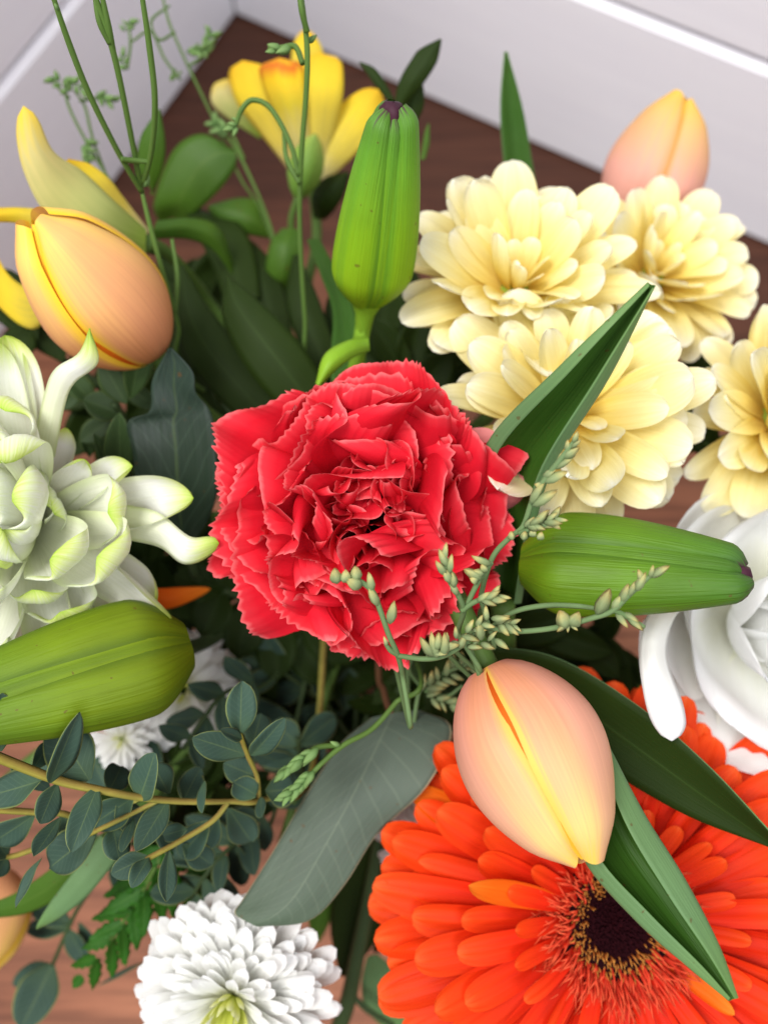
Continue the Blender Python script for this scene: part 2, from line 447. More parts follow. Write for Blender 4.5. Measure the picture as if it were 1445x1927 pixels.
# ------------------------------------------------------------------ mesh helpers
def grid_mesh(name, V, mats, thick=0.0, closed=False):
    """V: (rows along v, columns along u, 3). With thick > 0 a back sheet (2nd material) and a rim are added."""
    nt_, ns_ = V.shape[:2]
    verts = V.reshape(-1, 3)
    faces, uvs, mi = [], [], []
    cols = ns_ if closed else ns_ - 1
    den = float(cols)
    for i in range(nt_ - 1):
        for j in range(cols):
            k = (j + 1) % ns_
            faces.append((i * ns_ + j, i * ns_ + k, (i + 1) * ns_ + k, (i + 1) * ns_ + j))
            v0, v1 = i / (nt_ - 1), (i + 1) / (nt_ - 1)
            uvs += [(j / den, v0), ((j + 1) / den, v0), ((j + 1) / den, v1), (j / den, v1)]
            mi.append(0)
    if thick > 0:
        du = np.gradient(V, axis=1)
        dv = np.gradient(V, axis=0)
        nrm = np.cross(du, dv)
        ln = np.linalg.norm(nrm, axis=2, keepdims=True)
        nrm = nrm / np.maximum(ln, 1e-12)
        B = V - nrm * thick
        n0 = len(verts)
        verts = np.vstack([verts, B.reshape(-1, 3)])
        for i in range(nt_ - 1):
            for j in range(cols):
                k = (j + 1) % ns_
                faces.append((n0 + i * ns_ + j, n0 + (i + 1) * ns_ + j, n0 + (i + 1) * ns_ + k, n0 + i * ns_ + k))
                v0, v1 = i / (nt_ - 1), (i + 1) / (nt_ - 1)
                uvs += [(j / den, v0), (j / den, v1), ((j + 1) / den, v1), ((j + 1) / den, v0)]
                mi.append(1 if len(mats) > 1 else 0)
        for i in range(nt_ - 1):
            for j, flip in ((0, True), (ns_ - 1, False)):
                a, b = i * ns_ + j, (i + 1) * ns_ + j
                f = (a, b, n0 + b, n0 + a)
                faces.append(f[::-1] if flip is False else f)
                uu = j / den
                v0, v1 = i / (nt_ - 1), (i + 1) / (nt_ - 1)
                q = [(uu, v0), (uu, v1), (uu, v1), (uu, v0)]
                uvs += q[::-1] if flip is False else q
                mi.append(1 if len(mats) > 1 else 0)
    me = bpy.data.meshes.new(name)
    me.from_pydata([tuple(p) for p in verts], [], faces)
    uvl = me.uv_layers.new(name='UVMap')
    uvl.data.foreach_set('uv', np.array(uvs, 'f').ravel())
    me.polygons.foreach_set('use_smooth', np.ones(len(faces), bool))
    for m in mats:
        me.materials.append(m)
    if len(mats) > 1:
        me.polygons.foreach_set('material_index', np.array(mi, 'i'))
    me.update()
    return me


def thing(name, loc, label, cat, group=None):
    o = bpy.data.objects.new(name, None)
    o.empty_display_size = 0.01
    o.location = loc
    o['label'] = label
    o['category'] = cat
    if group:
        o['group'] = group
    col.objects.link(o)
    return o


def part(name, me, parent, pos=None, rot=None, scale=1.0, label=None):
    """link a mesh as a child; pos is in world space, the parent is a plain Empty (or an unrotated part of one)"""
    o = bpy.data.objects.new(name, me)
    col.objects.link(o)
    o.parent = parent
    off = Vector((0, 0, 0))
    p = parent
    while p is not None:
        off += p.location
        p = p.parent
    pos = Vector((0, 0, 0)) if pos is None else Vector(pos)
    sc = Vector((scale, scale, scale)) if isinstance(scale, (int, float)) else Vector(scale)
    o.location = pos - off
    if rot is not None:
        o.rotation_euler = rot.to_euler()
    o.scale = sc
    if label:
        o['label'] = label
    return o


def tube(name, pts, r, mat, parent, n=None, ring=8, label=None):
    """pts world points; r a number or a list of radii along the way"""
    n = n or max(8, len(pts) * 6)
    C = spline(pts, n)
    rr = np.interp(np.linspace(0, 1, n), np.linspace(0, 1, len(r)), r) if isinstance(r, (list, tuple)) else np.full(n, r)
    T = np.gradient(C, axis=0)
    T /= np.linalg.norm(T, axis=1, keepdims=True) + 1e-12
    nrm = np.array(Vector(T[0]).orthogonal().normalized())
    V = np.zeros((n + 2, ring, 3))
    a = np.linspace(0, 2 * math.pi, ring, endpoint=False)
    for i in range(n):
        nrm = nrm - T[i] * nrm.dot(T[i])
        nrm /= np.linalg.norm(nrm) + 1e-12
        b = np.cross(T[i], nrm)
        V[i + 1] = C[i] + rr[i] * (np.cos(a)[:, None] * nrm + np.sin(a)[:, None] * b)
    V[0] = C[0]
    V[-1] = C[-1]
    o = C[0].copy()
    return part(name, grid_mesh(name, V - o, [mat], closed=True), parent, Vector(o), label=label)


def stem_to_vase(parent, base, axis, r, mat, out=0.03, name='stem', label=None):
    """from the flower's base along -axis, bending over to the mouth of the vase and down into it"""
    base = Vector(base)
    ax = Vector(axis).normalized()
    a = random.uniform(0, 2 * math.pi)
    rad = 0.032 * math.sqrt(random.random())
    q = Vector((rad * math.cos(a), rad * math.sin(a), 0))
    # enter on the side the flower hangs over
    side = Vector((base.x - V_MOUTH.x, base.y - V_MOUTH.y, 0))
    if side.length > 0.02:
        q = q * 0.35 + side.normalized() * random.uniform(0.012, 0.03)
    m = V_MOUTH + q
    m.z = V_MOUTH.z + 0.012
    low = V_MOUTH - q * 0.5
    low.z = 0.03
    p1 = base - ax * out
    p2 = (p1 + m) / 2 + Vector((0, 0, 0.01))
    return tube(name, [base + ax * 0.002, p1, p2, m, (m + low) / 2, low], [r, r, r * 1.05, r * 1.1, r * 1.1, r], mat, parent, n=30, label=label)


def ray_mesh(name, L, W, mats, bend=(0.0, 0.0), cup=0.6, cup_tip=None, peak=0.6, nt_=13, ns_=9, base_w=0.35, tip_pow=0.5, groove=0.0, ruffle=0.0, notch=0.0,
             seed=0, twist=0.0, thick=0.0):
    """a strap or spoon shaped petal: base at the origin, grows along +Y, inner face +Z. W is the half width."""
    rng = np.random.default_rng(seed)
    t = 1 - (1 - np.linspace(0, 1, nt_)) ** 1.6
    s = np.linspace(-1, 1, ns_)
    ph = rng.uniform(0, 6.28, 4)
    fine = np.linspace(0, 1, 121)
    fi = bend[0] * fine + bend[1] * fine ** 3
    if len(bend) > 2:
        fi = fi + bend[2] * np.clip((fine - 0.75) / 0.25, 0, 1) ** 1.5
    cy = np.concatenate([[0], np.cumsum(np.cos(fi)[:-1])]) / 120 * L
    cz = np.concatenate([[0], np.cumsum(np.sin(fi)[:-1])]) / 120 * L
    V = np.zeros((nt_, ns_, 3))
    for i, x in enumerate(t):
        rise = base_w + (1 - base_w) * math.sin(min(1, x / peak) * math.pi / 2) ** 1.2
        fall = 1.0 if x <= peak else max(0.0, 1 - ((x - peak) / (1 - peak)) ** 2.5) ** tip_pow
        w = W * rise * max(fall, 0.02)
        c = cup if cup_tip is None else cup + (cup_tip - cup) * x
        fx = np.interp(x, fine, fi)
        y0, z0 = np.interp(x, fine, cy), np.interp(x, fine, cz)
        for j, q in enumerate(s):
            if abs(c) > 1e-3:
                xx = w / c * math.sin(c * q)
                h = w / abs(c) * (1 - math.cos(c * q)) * (1 if c > 0 else -1)
            else:
                xx, h = w * q, 0
            h += groove * W * math.cos(q * math.pi * 2.0) * min(1, x * 3) * fall
            h += ruffle * W * x * x * (math.sin(5 * q + ph[0] + 3 * x) + 0.6 * math.sin(9 * q + ph[1]))
            dy = -notch * L * max(0, x - 0.8) / 0.2 * (math.exp(-(q / 0.25) ** 2))
            tw = twist * x
            xr, hr = xx * math.cos(tw) - h * math.sin(tw), xx * math.sin(tw) + h * math.cos(tw)
            V[i, j] = (xr, y0 + dy * math.cos(fx) - hr * math.sin(fx), z0 + dy * math.sin(fx) + hr * math.cos(fx))
    return grid_mesh(name, V, mats, thick)


def place_petal(me, parent, centre, ax, e1, e2, az, tilt, r0=0.0, up=0.0, scale=1.0, roll=0.0, name='petal', label=None):
    rho = e1 * math.cos(az) + e2 * math.sin(az)
    y = ax * math.cos(tilt) + rho * math.sin(tilt)
    z = ax * math.sin(tilt) - rho * math.cos(tilt)
    if roll:
        z = Matrix.Rotation(roll, 3, y) @ z
    return part(name, me, parent, centre + rho * r0 + ax * up, frame(y, z), scale, label)


def blade(name, lines, mats, parent, n=22, across=None, thick=0.0004, label=None, ease=0.5, tip=0.0):
    """a leaf or petal spanned between lines of (px, py, depth) points running from base to tip, left margin to right margin"""
    L3 = np.array([spline([P(*q) for q in ln], n) for ln in lines])            # (k, n, 3)
    if ease and len(lines) == 3:
        L3[1] = L3[1] * (1 - ease) + (L3[0] + L3[2]) / 2 * ease
    across = across or (4 * (len(lines) - 1) + 1)
    if tip:
        mid_line = L3.mean(axis=0)
        for i in range(n):
            t = i / (n - 1)
            if t > 1 - tip:
                k = math.sqrt(max(0.0, 1 - ((t - 1 + tip) / tip) ** 2))
                L3[:, i] = mid_line[i] + (L3[:, i] - mid_line[i]) * max(k, 0.03)
    V = np.zeros((n, across, 3))
    for i in range(n):
        V[i] = spline(L3[:, i], across)
    o = V[0, across // 2].copy()
    return part(name, grid_mesh(name, V - o, mats, thick), parent, Vector(o), label=label)


def leaf_mesh(name, L, W, mats, fold=0.25, bend=-0.4, wave=0.0, seed=0, peak=0.45, thick=0.0004, nt_=13, tip=0.7, base_w=0.08):
    rng = np.random.default_rng(seed)
    ph = rng.uniform(0, 6.28)
    t = np.linspace(0, 1, nt_)
    s = np.linspace(-1, 1, 7)
    V = np.zeros((nt_, 7, 3))
    y = z = 0.0
    for i, x in enumerate(t):
        a = bend * x
        if i:
            y += math.cos(a) * L / (nt_ - 1)
            z += math.sin(a) * L / (nt_ - 1)
        if x < peak:
            w = base_w + (1 - base_w) * math.sin(x / peak * math.pi / 2)
        else:
            w = max(0.015, (1 - ((x - peak) / (1 - peak)) ** 2)) ** tip
        for j, q in enumerate(s):
            h = abs(q) * w * W * fold + wave * W * math.sin(7 * x + ph + (0 if q > 0 else 1.5)) * abs(q)
            V[i, j] = (q * w * W, y - h * math.sin(a), z + h * math.cos(a))
    return grid_mesh(name, V, mats, thick)


def leaf_px(me_unit, parent, b, t, wpx, d0, d1, roll=0.0, name='leaf', label=None):
    """a unit leaf mesh (length 1, half width 0.5) laid from pixel b at depth d0 to pixel t at depth d1"""
    p, q = P(b[0], b[1], d0), P(t[0], t[1], d1)
    y = q - p
    L = y.length
    w = wpx * (d0 + d1) / 2 / F
    z = Matrix.Rotation(roll, 3, y.normalized()) @ (CAM - (p + q) / 2).normalized()
    return part(name, me_unit, parent, p, frame(y, z), (w, L, (w + L) / 2), label)


# ------------------------------------------------------------------ the setting
def box_between(name, a, b, depth, z0, z1, mat, parent=None, kind=None, bev=0.003):
    """a board from ground point a to b, its front face on that line, thickness going to the left of a->b"""
    a, b = Vector((a.x, a.y, 0)), Vector((b.x, b.y, 0))
    e = (b - a).normalized()
    n = Vector((-e.y, e.x, 0))
    ln = (b - a).length
    prof = [(0, z0), (0, z1 - bev), (bev, z1), (depth, z1), (depth, z0)]
    verts = [(0, -q, z) for q, z in [(-d, z) for d, z in prof]] + [(ln, d, z) for d, z in prof]
    k = len(prof)
    faces = [(i, (i + 1) % k, k + (i + 1) % k, k + i) for i in range(k)] + [tuple(range(k))[::-1], tuple(range(k, 2 * k))]
    me = bpy.data.meshes.new(name)
    me.from_pydata(verts, [], faces)
    me.materials.append(mat)
    o = bpy.data.objects.new(name, me)
    col.objects.link(o)
    base = Vector((a.x, a.y, 0))
    o.rotation_euler = (0, 0, math.atan2(e.y, e.x))
    o.location = base
    if parent:
        o.parent = parent
        o.location = (0, 0, 0)
        o.rotation_euler = (0, 0, 0)
    if kind:
        o['kind'] = kind
    return o


corner = ground(445, 32)
dr = (ground(1445, 465) - corner).normalized()
dl = (ground(200, 370) - corner).normalized()

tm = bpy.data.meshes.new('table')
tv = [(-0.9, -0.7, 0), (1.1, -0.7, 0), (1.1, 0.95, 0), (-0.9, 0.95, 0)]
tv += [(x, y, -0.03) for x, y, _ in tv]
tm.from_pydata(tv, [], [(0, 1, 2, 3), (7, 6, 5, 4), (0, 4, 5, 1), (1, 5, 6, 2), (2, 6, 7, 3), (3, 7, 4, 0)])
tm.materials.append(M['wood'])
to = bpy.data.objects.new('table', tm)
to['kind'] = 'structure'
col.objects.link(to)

# two walls clad in white boards, meeting in the corner behind the bouquet; the lowest board stands proud
def wall(name, a, b):
    w = box_between(name, a, b, 0.03, 0.0005, 0.62, M['paint'], kind='structure')
    w.location += Vector((0, 0, 0))
    return w


e_r = corner + dr * 1.0
e_l = corner + dl * 0.75
n_r = Vector((-dr.y, dr.x, 0))
n_l = Vector((dl.y, -dl.x, 0))
w1 = wall('wall_right', corner + n_r * 0.012, e_r + n_r * 0.012)
w2 = wall('wall_left', e_l + n_l * 0.012, corner + n_l * 0.012)


def board(parent, ln, z0, z1, out):
    prof = [(0, z0), (0, z1), (-out + 0.003, z1), (-out, z1 - 0.004), (-out, z0 + 0.002), (-out + 0.002, z0)]
    k = len(prof)
    verts = [(0, d, z) for d, z in prof] + [(ln, d, z) for d, z in prof]
    faces = [(i, (i + 1) % k, k + (i + 1) % k, k + i) for i in range(k)] + [tuple(range(k))[::-1], tuple(range(k, 2 * k))]
    me = bpy.data.meshes.new('board')
    me.from_pydata(verts, [], faces)
    me.materials.append(M['paint'])
    o = bpy.data.objects.new('board', me)
    o.parent = parent
    o.location = (0, -0.0005, 0)
    col.objects.link(o)


for w, ln in ((w1, 1.0), (w2, 0.75)):
    board(w, ln, 0.001, 0.1195, 0.0104)
    board(w, ln, 0.1215, 0.24, 0.0088)
    board(w, ln, 0.242, 0.36, 0.0088)
    board(w, ln, 0.362, 0.48, 0.0088)

# the vase, nearly all of it hidden under the flowers
prof = [(0.0, 0.0), (0.046, 0.0), (0.054, 0.01), (0.060, 0.05), (0.055, 0.10), (0.050, 0.125), (0.047, 0.125), (0.051, 0.10), (0.055, 0.05), (0.05, 0.012), (0.0, 0.010)]
A = np.linspace(0, 2 * math.pi, 40, endpoint=False)
VV = np.array([[(r * math.cos(a), r * math.sin(a), z) for a in A] for r, z in prof])
vo = bpy.data.objects.new('vase', grid_mesh('vase', VV, [M['vase']], closed=True))
vo.location = (V_MOUTH.x, V_MOUTH.y, 0.0005)
vo['label'] = 'dark glazed vase hidden under the flowers that holds all the stems'
vo['category'] = 'vase'
col.objects.link(vo)


# ------------------------------------------------------------------ carnation
def ruffle_mesh(name, L, W, amp, waves, rec, seed, mat, teeth=24, nt_=17, ns_=109):
    """fan shaped petal whose margin is longer than its base and so folds into waves; toothed edge"""
    rng = np.random.default_rng(seed)
    ph = rng.uniform(0, 6.28, 6)
    s = np.linspace(-1, 1, ns_)
    a1, a2 = rng.uniform(0.7, 1.1), rng.uniform(0.25, 0.6)
    saw = np.zeros(ns_)
    calm = np.clip(0.55 + 0.75 * np.sin(3.1 * s + ph[2]) * np.cos(1.7 * s + ph[3]), 0.15, 1.3)
    x = -1.0
    cuts = [x]
    while x < 1:
        x += rng.uniform(0.4, 1.9) * 2.0 / teeth
        cuts.append(x)
    for c0, c1 in zip(cuts[:-1], cuts[1:]):
        k = (s >= c0) & (s < c1)
        lean = rng.uniform(0.35, 0.65)
        q = (s[k] - c0) / (c1 - c0)
        saw[k] = np.where(q < lean, q / lean, (1 - q) / (1 - lean)) * rng.uniform(0.5, 1.3)
    saw *= calm
    lobes = 0.5 * np.sin(2.3 * s + ph[4]) + 0.35 * np.sin(5.1 * s + ph[5])
    V = np.zeros((nt_, ns_, 3))
    fi = 0.0
    cy = cz = 0.0
    tt = np.linspace(0, 1, nt_) ** 0.85
    for i, t in enumerate(tt):
        w = W * (0.16 + 0.84 * math.sin(t * math.pi / 2) ** 1.3)
        B = amp * t ** 1.6
        beta = B * (a1 * np.sin(waves * s + ph[0] + 0.5 * t) + a2 * np.sin(waves * 1.9 * s + ph[1]))
        ds = w / (ns_ - 1) * 2 / 2
        X = np.concatenate([[0], np.cumsum(np.cos(beta)[:-1] * ds)])
        Z = np.concatenate([[0], np.cumsum(np.sin(beta)[:-1] * ds)])
        X -= X[ns_ // 2]
        Z -= Z[ns_ // 2] * (1 - 0.3 * t)
        if i:
            dt = (t - tt[i - 1]) * L
            cy += math.cos(fi) * dt
            cz += math.sin(fi) * dt
        fi = rec * t ** 1.8
        arc = -0.22 * np.abs(s) ** 2 * L * t                       # fan: the sides fall back
        ext = (saw * 0.042 + lobes * 0.10) * L * max(0, t - 0.55) / 0.45 + arc
        V[i, :, 0] = X
        V[i, :, 1] = cy + ext * math.cos(fi) - Z * math.sin(fi)
        V[i, :, 2] = cz + ext * math.sin(fi) + Z * math.cos(fi)
    return grid_mesh(name, V, [mat])


def carnation():
    ax, e1, e2 = basis(D(0.03, 0.06, 1.0))
    c = P(702, 966, 0.226)
    root = thing('carnation', c, 'coral red carnation with ruffled toothed petals in the middle of the bouquet', 'carnation')
    golden = math.pi * (3 - math.sqrt(5))
    rng = random.Random(4)
    k = 0
    for n, t0, t1, l0, l1, w, am, wv in [(7, 0, 12, 0.019, 0.027, 0.032, 1.7, 3.4), (9, 12, 30, 0.022, 0.030, 0.042, 1.7, 3.6), (13, 30, 50, 0.026, 0.034, 0.052, 1.5, 3.6), (13, 50, 68, 0.030, 0.037, 0.056, 1.35, 3.8), (11, 66, 82, 0.034, 0.040, 0.058, 1.2, 3.6)]:
        for i in range(n):
            k += 1
            az = k * golden + rng.uniform(-0.35, 0.35)
            me = ruffle_mesh('petal', rng.uniform(l0, l1), w * rng.uniform(0.85, 1.15), am * rng.uniform(0.8, 1.2), wv * rng.uniform(0.8, 1.3), rng.uniform(-0.75, 0.35), 100 + k, M['carnation'])
            place_petal(me, root, c, ax, e1, e2, az, math.radians(rng.uniform(t0, t1)), r0=0.002, up=0.003 * (1 - i / 13), roll=rng.uniform(-0.5, 0.5))
    # the outline: long outer petals at chosen bearings (photo angle, reach in pixels)
    for n, (a, reach, back) in enumerate([(205, 335, 0), (178, 310, 0), (152, 325, 0), (128, 265, 0), (103, 245, 0), (84, 295, 0), (52, 250, 0), (28, 255, 0), (5, 300, 1), (-22, 255, 0),
                                          (-50, 225, 0), (-78, 245, 0), (-104, 270, 0), (-132, 275, 0), (192, 290, 0), (-118, 235, 0)]):
        L = reach * 0.207 / F
        me = ruffle_mesh('petal', L, 0.050, rng.uniform(0.8, 1.2), rng.uniform(3.0, 4.8), rng.uniform(-0.1, 0.5), 300 + n, M['carnation_pale' if back else 'carnation'])
        place_petal(me, root, c, ax, e1, e2, math.radians(a), math.radians(rng.uniform(76, 90)), r0=0.002, up=-0.001, roll=rng.uniform(-0.3, 0.3),
                    label='pale pink outer petal seen from its back' if back else None)
    cal = np.array([[(r * math.cos(a), r * math.sin(a), z) for a in np.linspace(0, 2 * math.pi, 16, endpoint=False)] for r, z in
                    [(0.0015, -0.032), (0.006, -0.028), (0.0075, -0.014), (0.008, -0.002), (0.0072, 0.003)]])
    part('calyx', grid_mesh('calyx', cal, [M['stem']], closed=True), root, c, frame(e1.cross(ax), ax))
    stem_to_vase(root, c - ax * 0.031, ax, 0.0022, M['stem'])


carnation()


# ------------------------------------------------------------------ tulips and lily buds
def patch(name, base, tip, view, az0, half, R, prof, mat, off=0.0, edge_in=0.1, edge_pow=4, n=28, across=17, tip_half=None, parent=None, wob=0.0, curl=0.0, bow=0.0, label=None, deep=0.0, ridge=0.0, gap=0.0):
    """a petal wrapped round the axis base->tip; az0 measured from the direction of the viewer; prof(t) = radius / R"""
    base, tip = Vector(base), Vector(tip)
    y = tip - base
    L = y.length
    y.normalize()
    z = Vector(view)
    z = (z - y * z.dot(y)).normalized()
    x = y.cross(z)
    V = np.zeros((n, across, 3))
    for i in range(n):
        t = i / (n - 1)
        h = half * (1 - (max(0, t - 0.55) / 0.45) ** 3 * (1 - (tip_half if tip_half is not None else 0.4)))
        h *= 1 - gap * math.exp(-((t - 0.30) / 0.16) ** 2)
        r0 = prof(t) * R + off * (0.35 + 0.65 * math.sin(min(1, t * 1.4) * math.pi / 2))
        for j in range(across):
            s = j / (across - 1) * 2 - 1
            a = az0 + s * h
            r = r0 * (1 - edge_in * (1 + deep * t ** 3) * abs(s) ** edge_pow + ridge * math.exp(-(s / 0.22) ** 2) * math.sin(math.pi * t)) + wob * R * math.sin(9 * t + 4 * s + az0)
            tt = t - 0.035 * (1 - abs(s) ** 2) * 0 - 0.05 * abs(s) ** 3 * (t ** 5) + curl * t ** 6
            p = base + y * (L * tt) + (z * math.cos(a) + x * math.sin(a)) * r + z * (bow * math.sin(math.pi * t))
            V[i, j] = p
    o = np.array(base)
    return part(name, grid_mesh(name, V - o, [mat]), parent, base, label=label)


def tulip_prof(t):
    return max(0.02, math.sin(math.pi * (0.055 + 0.89 * t ** 0.86))) ** 0.72 * (1 - 0.10 * t) * (1 - 0.5 * max(0, (t - 0.84) / 0.16) ** 2)


def tulip(label, base, tip, R, mat, inner, seam=0.0, group='peach tulips', gap=0.035, stem_mat='stem', stem_axis=None, half=60.5):
    root = thing('tulip', base, label, 'tulip', group)
    base, tip = Vector(base), Vector(tip)
    view = CAM - (base + tip) / 2
    s = math.radians(seam)
    for k in range(3):
        az = s + math.pi / 3 + k * 2 * math.pi / 3
        patch('petal', base, tip, view, az, math.radians(half), R, tulip_prof, mat, off=0.0012 + 0.0005 * k, edge_in=0.09, edge_pow=3.5, parent=root, tip_half=0.86 + 0.05 * k, wob=0.014, curl=0.012 * k, gap=gap)
    for k in range(3):
        az = s + k * 2 * math.pi / 3
        patch('inner_petal', base, tip - (tip - base) * 0.02, view, az, math.radians(58), R * 0.955, tulip_prof, inner, edge_in=0.04, parent=root, tip_half=0.45)
    ax = stem_axis if stem_axis is not None else (tip - base)
    stem_to_vase(root, base + (tip - base) * 0.02, ax, 0.0033, M[stem_mat], out=0.035)
    return root


t_front = tulip('peach tulip bud hanging over the orange gerbera, seam facing up', P(918, 1258, 0.205), P(1100, 1622, 0.188), 0.0184, M['tulip'], M['tulip_inner'], seam=4)
t_left = tulip('apricot tulip bud with a bright yellow seam beside the green tipped white chrysanthemum', P(288, 664, 0.255), P(62, 408, 0.218), 0.0192, M['tulip_warm'], M['tulip_inner'], seam=-38)
t_back = tulip('pink peach tulip bud standing behind the cream chrysanthemums by the white wall', P(1188, 448, 0.322), P(1286, 182, 0.300), 0.0195, M['tulip_pink'], M['tulip_inner'], seam=10)
t_edge = tulip('blurred peach tulip below the eucalyptus branch', P(-12, 1640, 0.30), P(-30, 1830, 0.275), 0.0145, M['tulip_warm'], M['tulip_inner'], seam=50)


def lily_prof(t):
    r = 0.42 + 0.58 * math.sin(min(1, t / 0.22) * math.pi / 2)
    r *= 1 - 0.52 * max(0, (t - 0.26) / 0.74) ** 1.5
    if t > 0.93:
        r *= math.sqrt(max(0.0, 1 - 0.80 * ((t - 0.93) / 0.07) ** 2))
    return r


def lily_bud(label, base, tip, R, mat, roll=0.0, stem_mat='stem_bright', group='green lily buds', stem_axis=None, out=0.03, tuck=False):
    root = thing('lily_bud', base, label, 'lily bud', group)
    base, tip = Vector(base), Vector(tip)
    view = CAM - (base + tip) / 2
    s = math.radians(roll)
    for k in range(3):
        patch('tepal', base, tip - (tip - base) * 0.012 * k, view, s + math.pi / 3 + k * 2 * math.pi / 3, math.radians(55), R, lily_prof, mat, off=0.0004, edge_in=0.16, edge_pow=2.6, parent=root, tip_half=0.95, n=48, across=21,
              deep=1.6, ridge=0.035)
    for k in range(3):
        patch('inner_tepal', base, tip - (tip - base) * 0.035, view, s + k * 2 * math.pi / 3, math.radians(32), R * 0.865, lily_prof, mat, edge_in=0.10, edge_pow=2, parent=root, tip_half=0.8, deep=0.6)
    y = (tip - base).normalized()
    z = (view - y * view.dot(y)).normalized()
    x = y.cross(z)
    a8 = np.linspace(0, 2 * math.pi, 12, endpoint=False)
    V = np.array([[tuple((z * math.cos(b) + x * math.sin(b)) * r * R * (1 + 0.25 * math.cos(3 * (b - s))) + y * h * R) for b in a8] for r, h in [(0.24, -0.40), (0.24, -0.18), (0.17, -0.06), (0.02, -0.02)]])
    part('dark_tip', grid_mesh('dark_tip', V, [M['lily_tip']], closed=True), root, tip)
    ax = stem_axis if stem_axis is not None else (tip - base)
    V = np.array([[tuple((z * math.cos(b) + x * math.sin(b)) * r + y * h) for b in a8] for r, h in [(0.0026, -0.012), (0.0032, -0.005), (R * 0.40, -0.0005), (R * 0.50, 0.0015)]])
    if not tuck:
        part('receptacle', grid_mesh('receptacle', V, [M[stem_mat]], closed=True), root, base)
    stem_to_vase(root, base + (y * 0.005 - z * 0.006 if tuck else -y * 0.010), ax, 0.0027, M[stem_mat], out=out)
    return root


l_top = lily_bud('upright bright green lily bud behind the red carnation', P(690, 566, 0.246), P(741, 190, 0.200), 0.0126, M['lily_bright'], roll=16)
tip_l_top = l_top
l_right = lily_bud('green lily bud with purple tip lying over the white rose', P(985, 1062, 0.222), P(1418, 1086, 0.198), 0.0148, M['lily'], roll=-24, stem_axis=D(0.2, 0.1, 0.95), tuck=True)
l_left = lily_bud('broad olive green lily bud under the green tipped white chrysanthemum', P(352, 1215, 0.222), P(-150, 1360, 0.190), 0.0168, M['lily_olive'], roll=12, stem_axis=D(0.0, 0.1, 1.0), tuck=True, out=0.06, stem_mat='stem_dark')
# small curved leaf at the foot of the upright bud
blade('bract', [[(692, 636, 0.252), (655, 642, 0.247), (612, 668, 0.243), (596, 722, 0.243)], [(694, 650, 0.250), (662, 656, 0.243), (624, 682, 0.238), (598, 726, 0.240)],
                [(694, 660, 0.252), (668, 670, 0.247), (636, 692, 0.243), (602, 726, 0.243)]], [M['stem_bright']], l_top)


# ------------------------------------------------------------------ composite flowers
def yellow_mum(label, cpx, d, axis, Rpx, seed, extra=()):
    ax, e1, e2 = basis(axis)
    c = P(cpx[0], cpx[1], d)
    root = thing('chrysanthemum', c, label, 'chrysanthemum', 'cream yellow chrysanthemums')
    R = Rpx * d / F
    rng = random.Random(seed)
    meshes = [ray_mesh('petal', 1.0, 0.185, [M['mum_yellow']], bend=(rng.uniform(0.0, 0.5), rng.uniform(-0.9, 0.3)), cup=rng.uniform(0.25, 0.8), cup_tip=rng.uniform(-0.3, 0.7), peak=rng.uniform(0.52, 0.74), groove=0.06, twist=rng.uniform(-0.35, 0.35), notch=rng.choice([0, 0, 0.03, 0.06]),
                       ruffle=rng.uniform(0.0, 0.08), tip_pow=0.42, seed=seed * 10 + i, base_w=0.35, nt_=15) for i in range(12)]
    for row, (n, tilt, ln, r0) in enumerate([(16, 84, 1.0, 0.10), (15, 70, 1.0, 0.09), (14, 56, 0.92, 0.08), (10, 40, 0.72, 0.06), (6, 22, 0.46, 0.03)]):
        for k in range(n):
            az = 2 * math.pi * (k + 0.5 * (row % 2)) / n + rng.uniform(-0.12, 0.12)
            tl = math.radians(tilt + rng.uniform(-9, 9))
            s = R * ln * rng.uniform(0.80, 1.08)
            place_petal(rng.choice(meshes), root, c, ax, e1, e2, az, tl, r0=r0 * R, up=0.02 * R * row, scale=(s * rng.uniform(0.85, 1.2), s, s), roll=rng.uniform(-0.4, 0.4))
    dv = np.array([[(r * math.cos(a), r * math.sin(a), z) for a in np.linspace(0, 2 * math.pi, 18, endpoint=False)] for r, z in [(0.16, 0.0), (0.17, 0.05), (0.13, 0.10), (0.06, 0.125), (0.005, 0.13)]]) * R
    part('disc', grid_mesh('disc', dv, [M['disc_green']], closed=True), root, c, frame(ax.cross(e1), ax))
    cv = np.array([[(r * math.cos(a), r * math.sin(a), z) for a in np.linspace(0, 2 * math.pi, 18, endpoint=False)] for r, z in [(0.02, -0.14), (0.14, -0.08), (0.2, 0.0)]]) * R
    part('calyx', grid_mesh('calyx', cv, [M['stem_dark']], closed=True), root, c, frame(ax.cross(e1), ax))
    stem_to_vase(root, c - ax * 0.13 * R, ax, 0.0019, M['stem'])


yellow_mum('cream yellow chrysanthemum directly right of the upright lily bud', (966, 556), 0.262, D(0.02, 0.42, 0.9), 226, 21)
yellow_mum('cream yellow chrysanthemum half covered by the tall folded tulip leaf', (1060, 792), 0.244, D(0.05, 0.26, 0.95), 240, 22)
yellow_mum('cream yellow chrysanthemum in front of the pink peach tulip', (1222, 528), 0.290, D(0.14, 0.28, 0.93), 172, 23)
yellow_mum('cream yellow chrysanthemum above the white rose with only part of its petals showing', (1452, 795), 0.262, D(0.20, 0.12, 0.95), 198, 24)


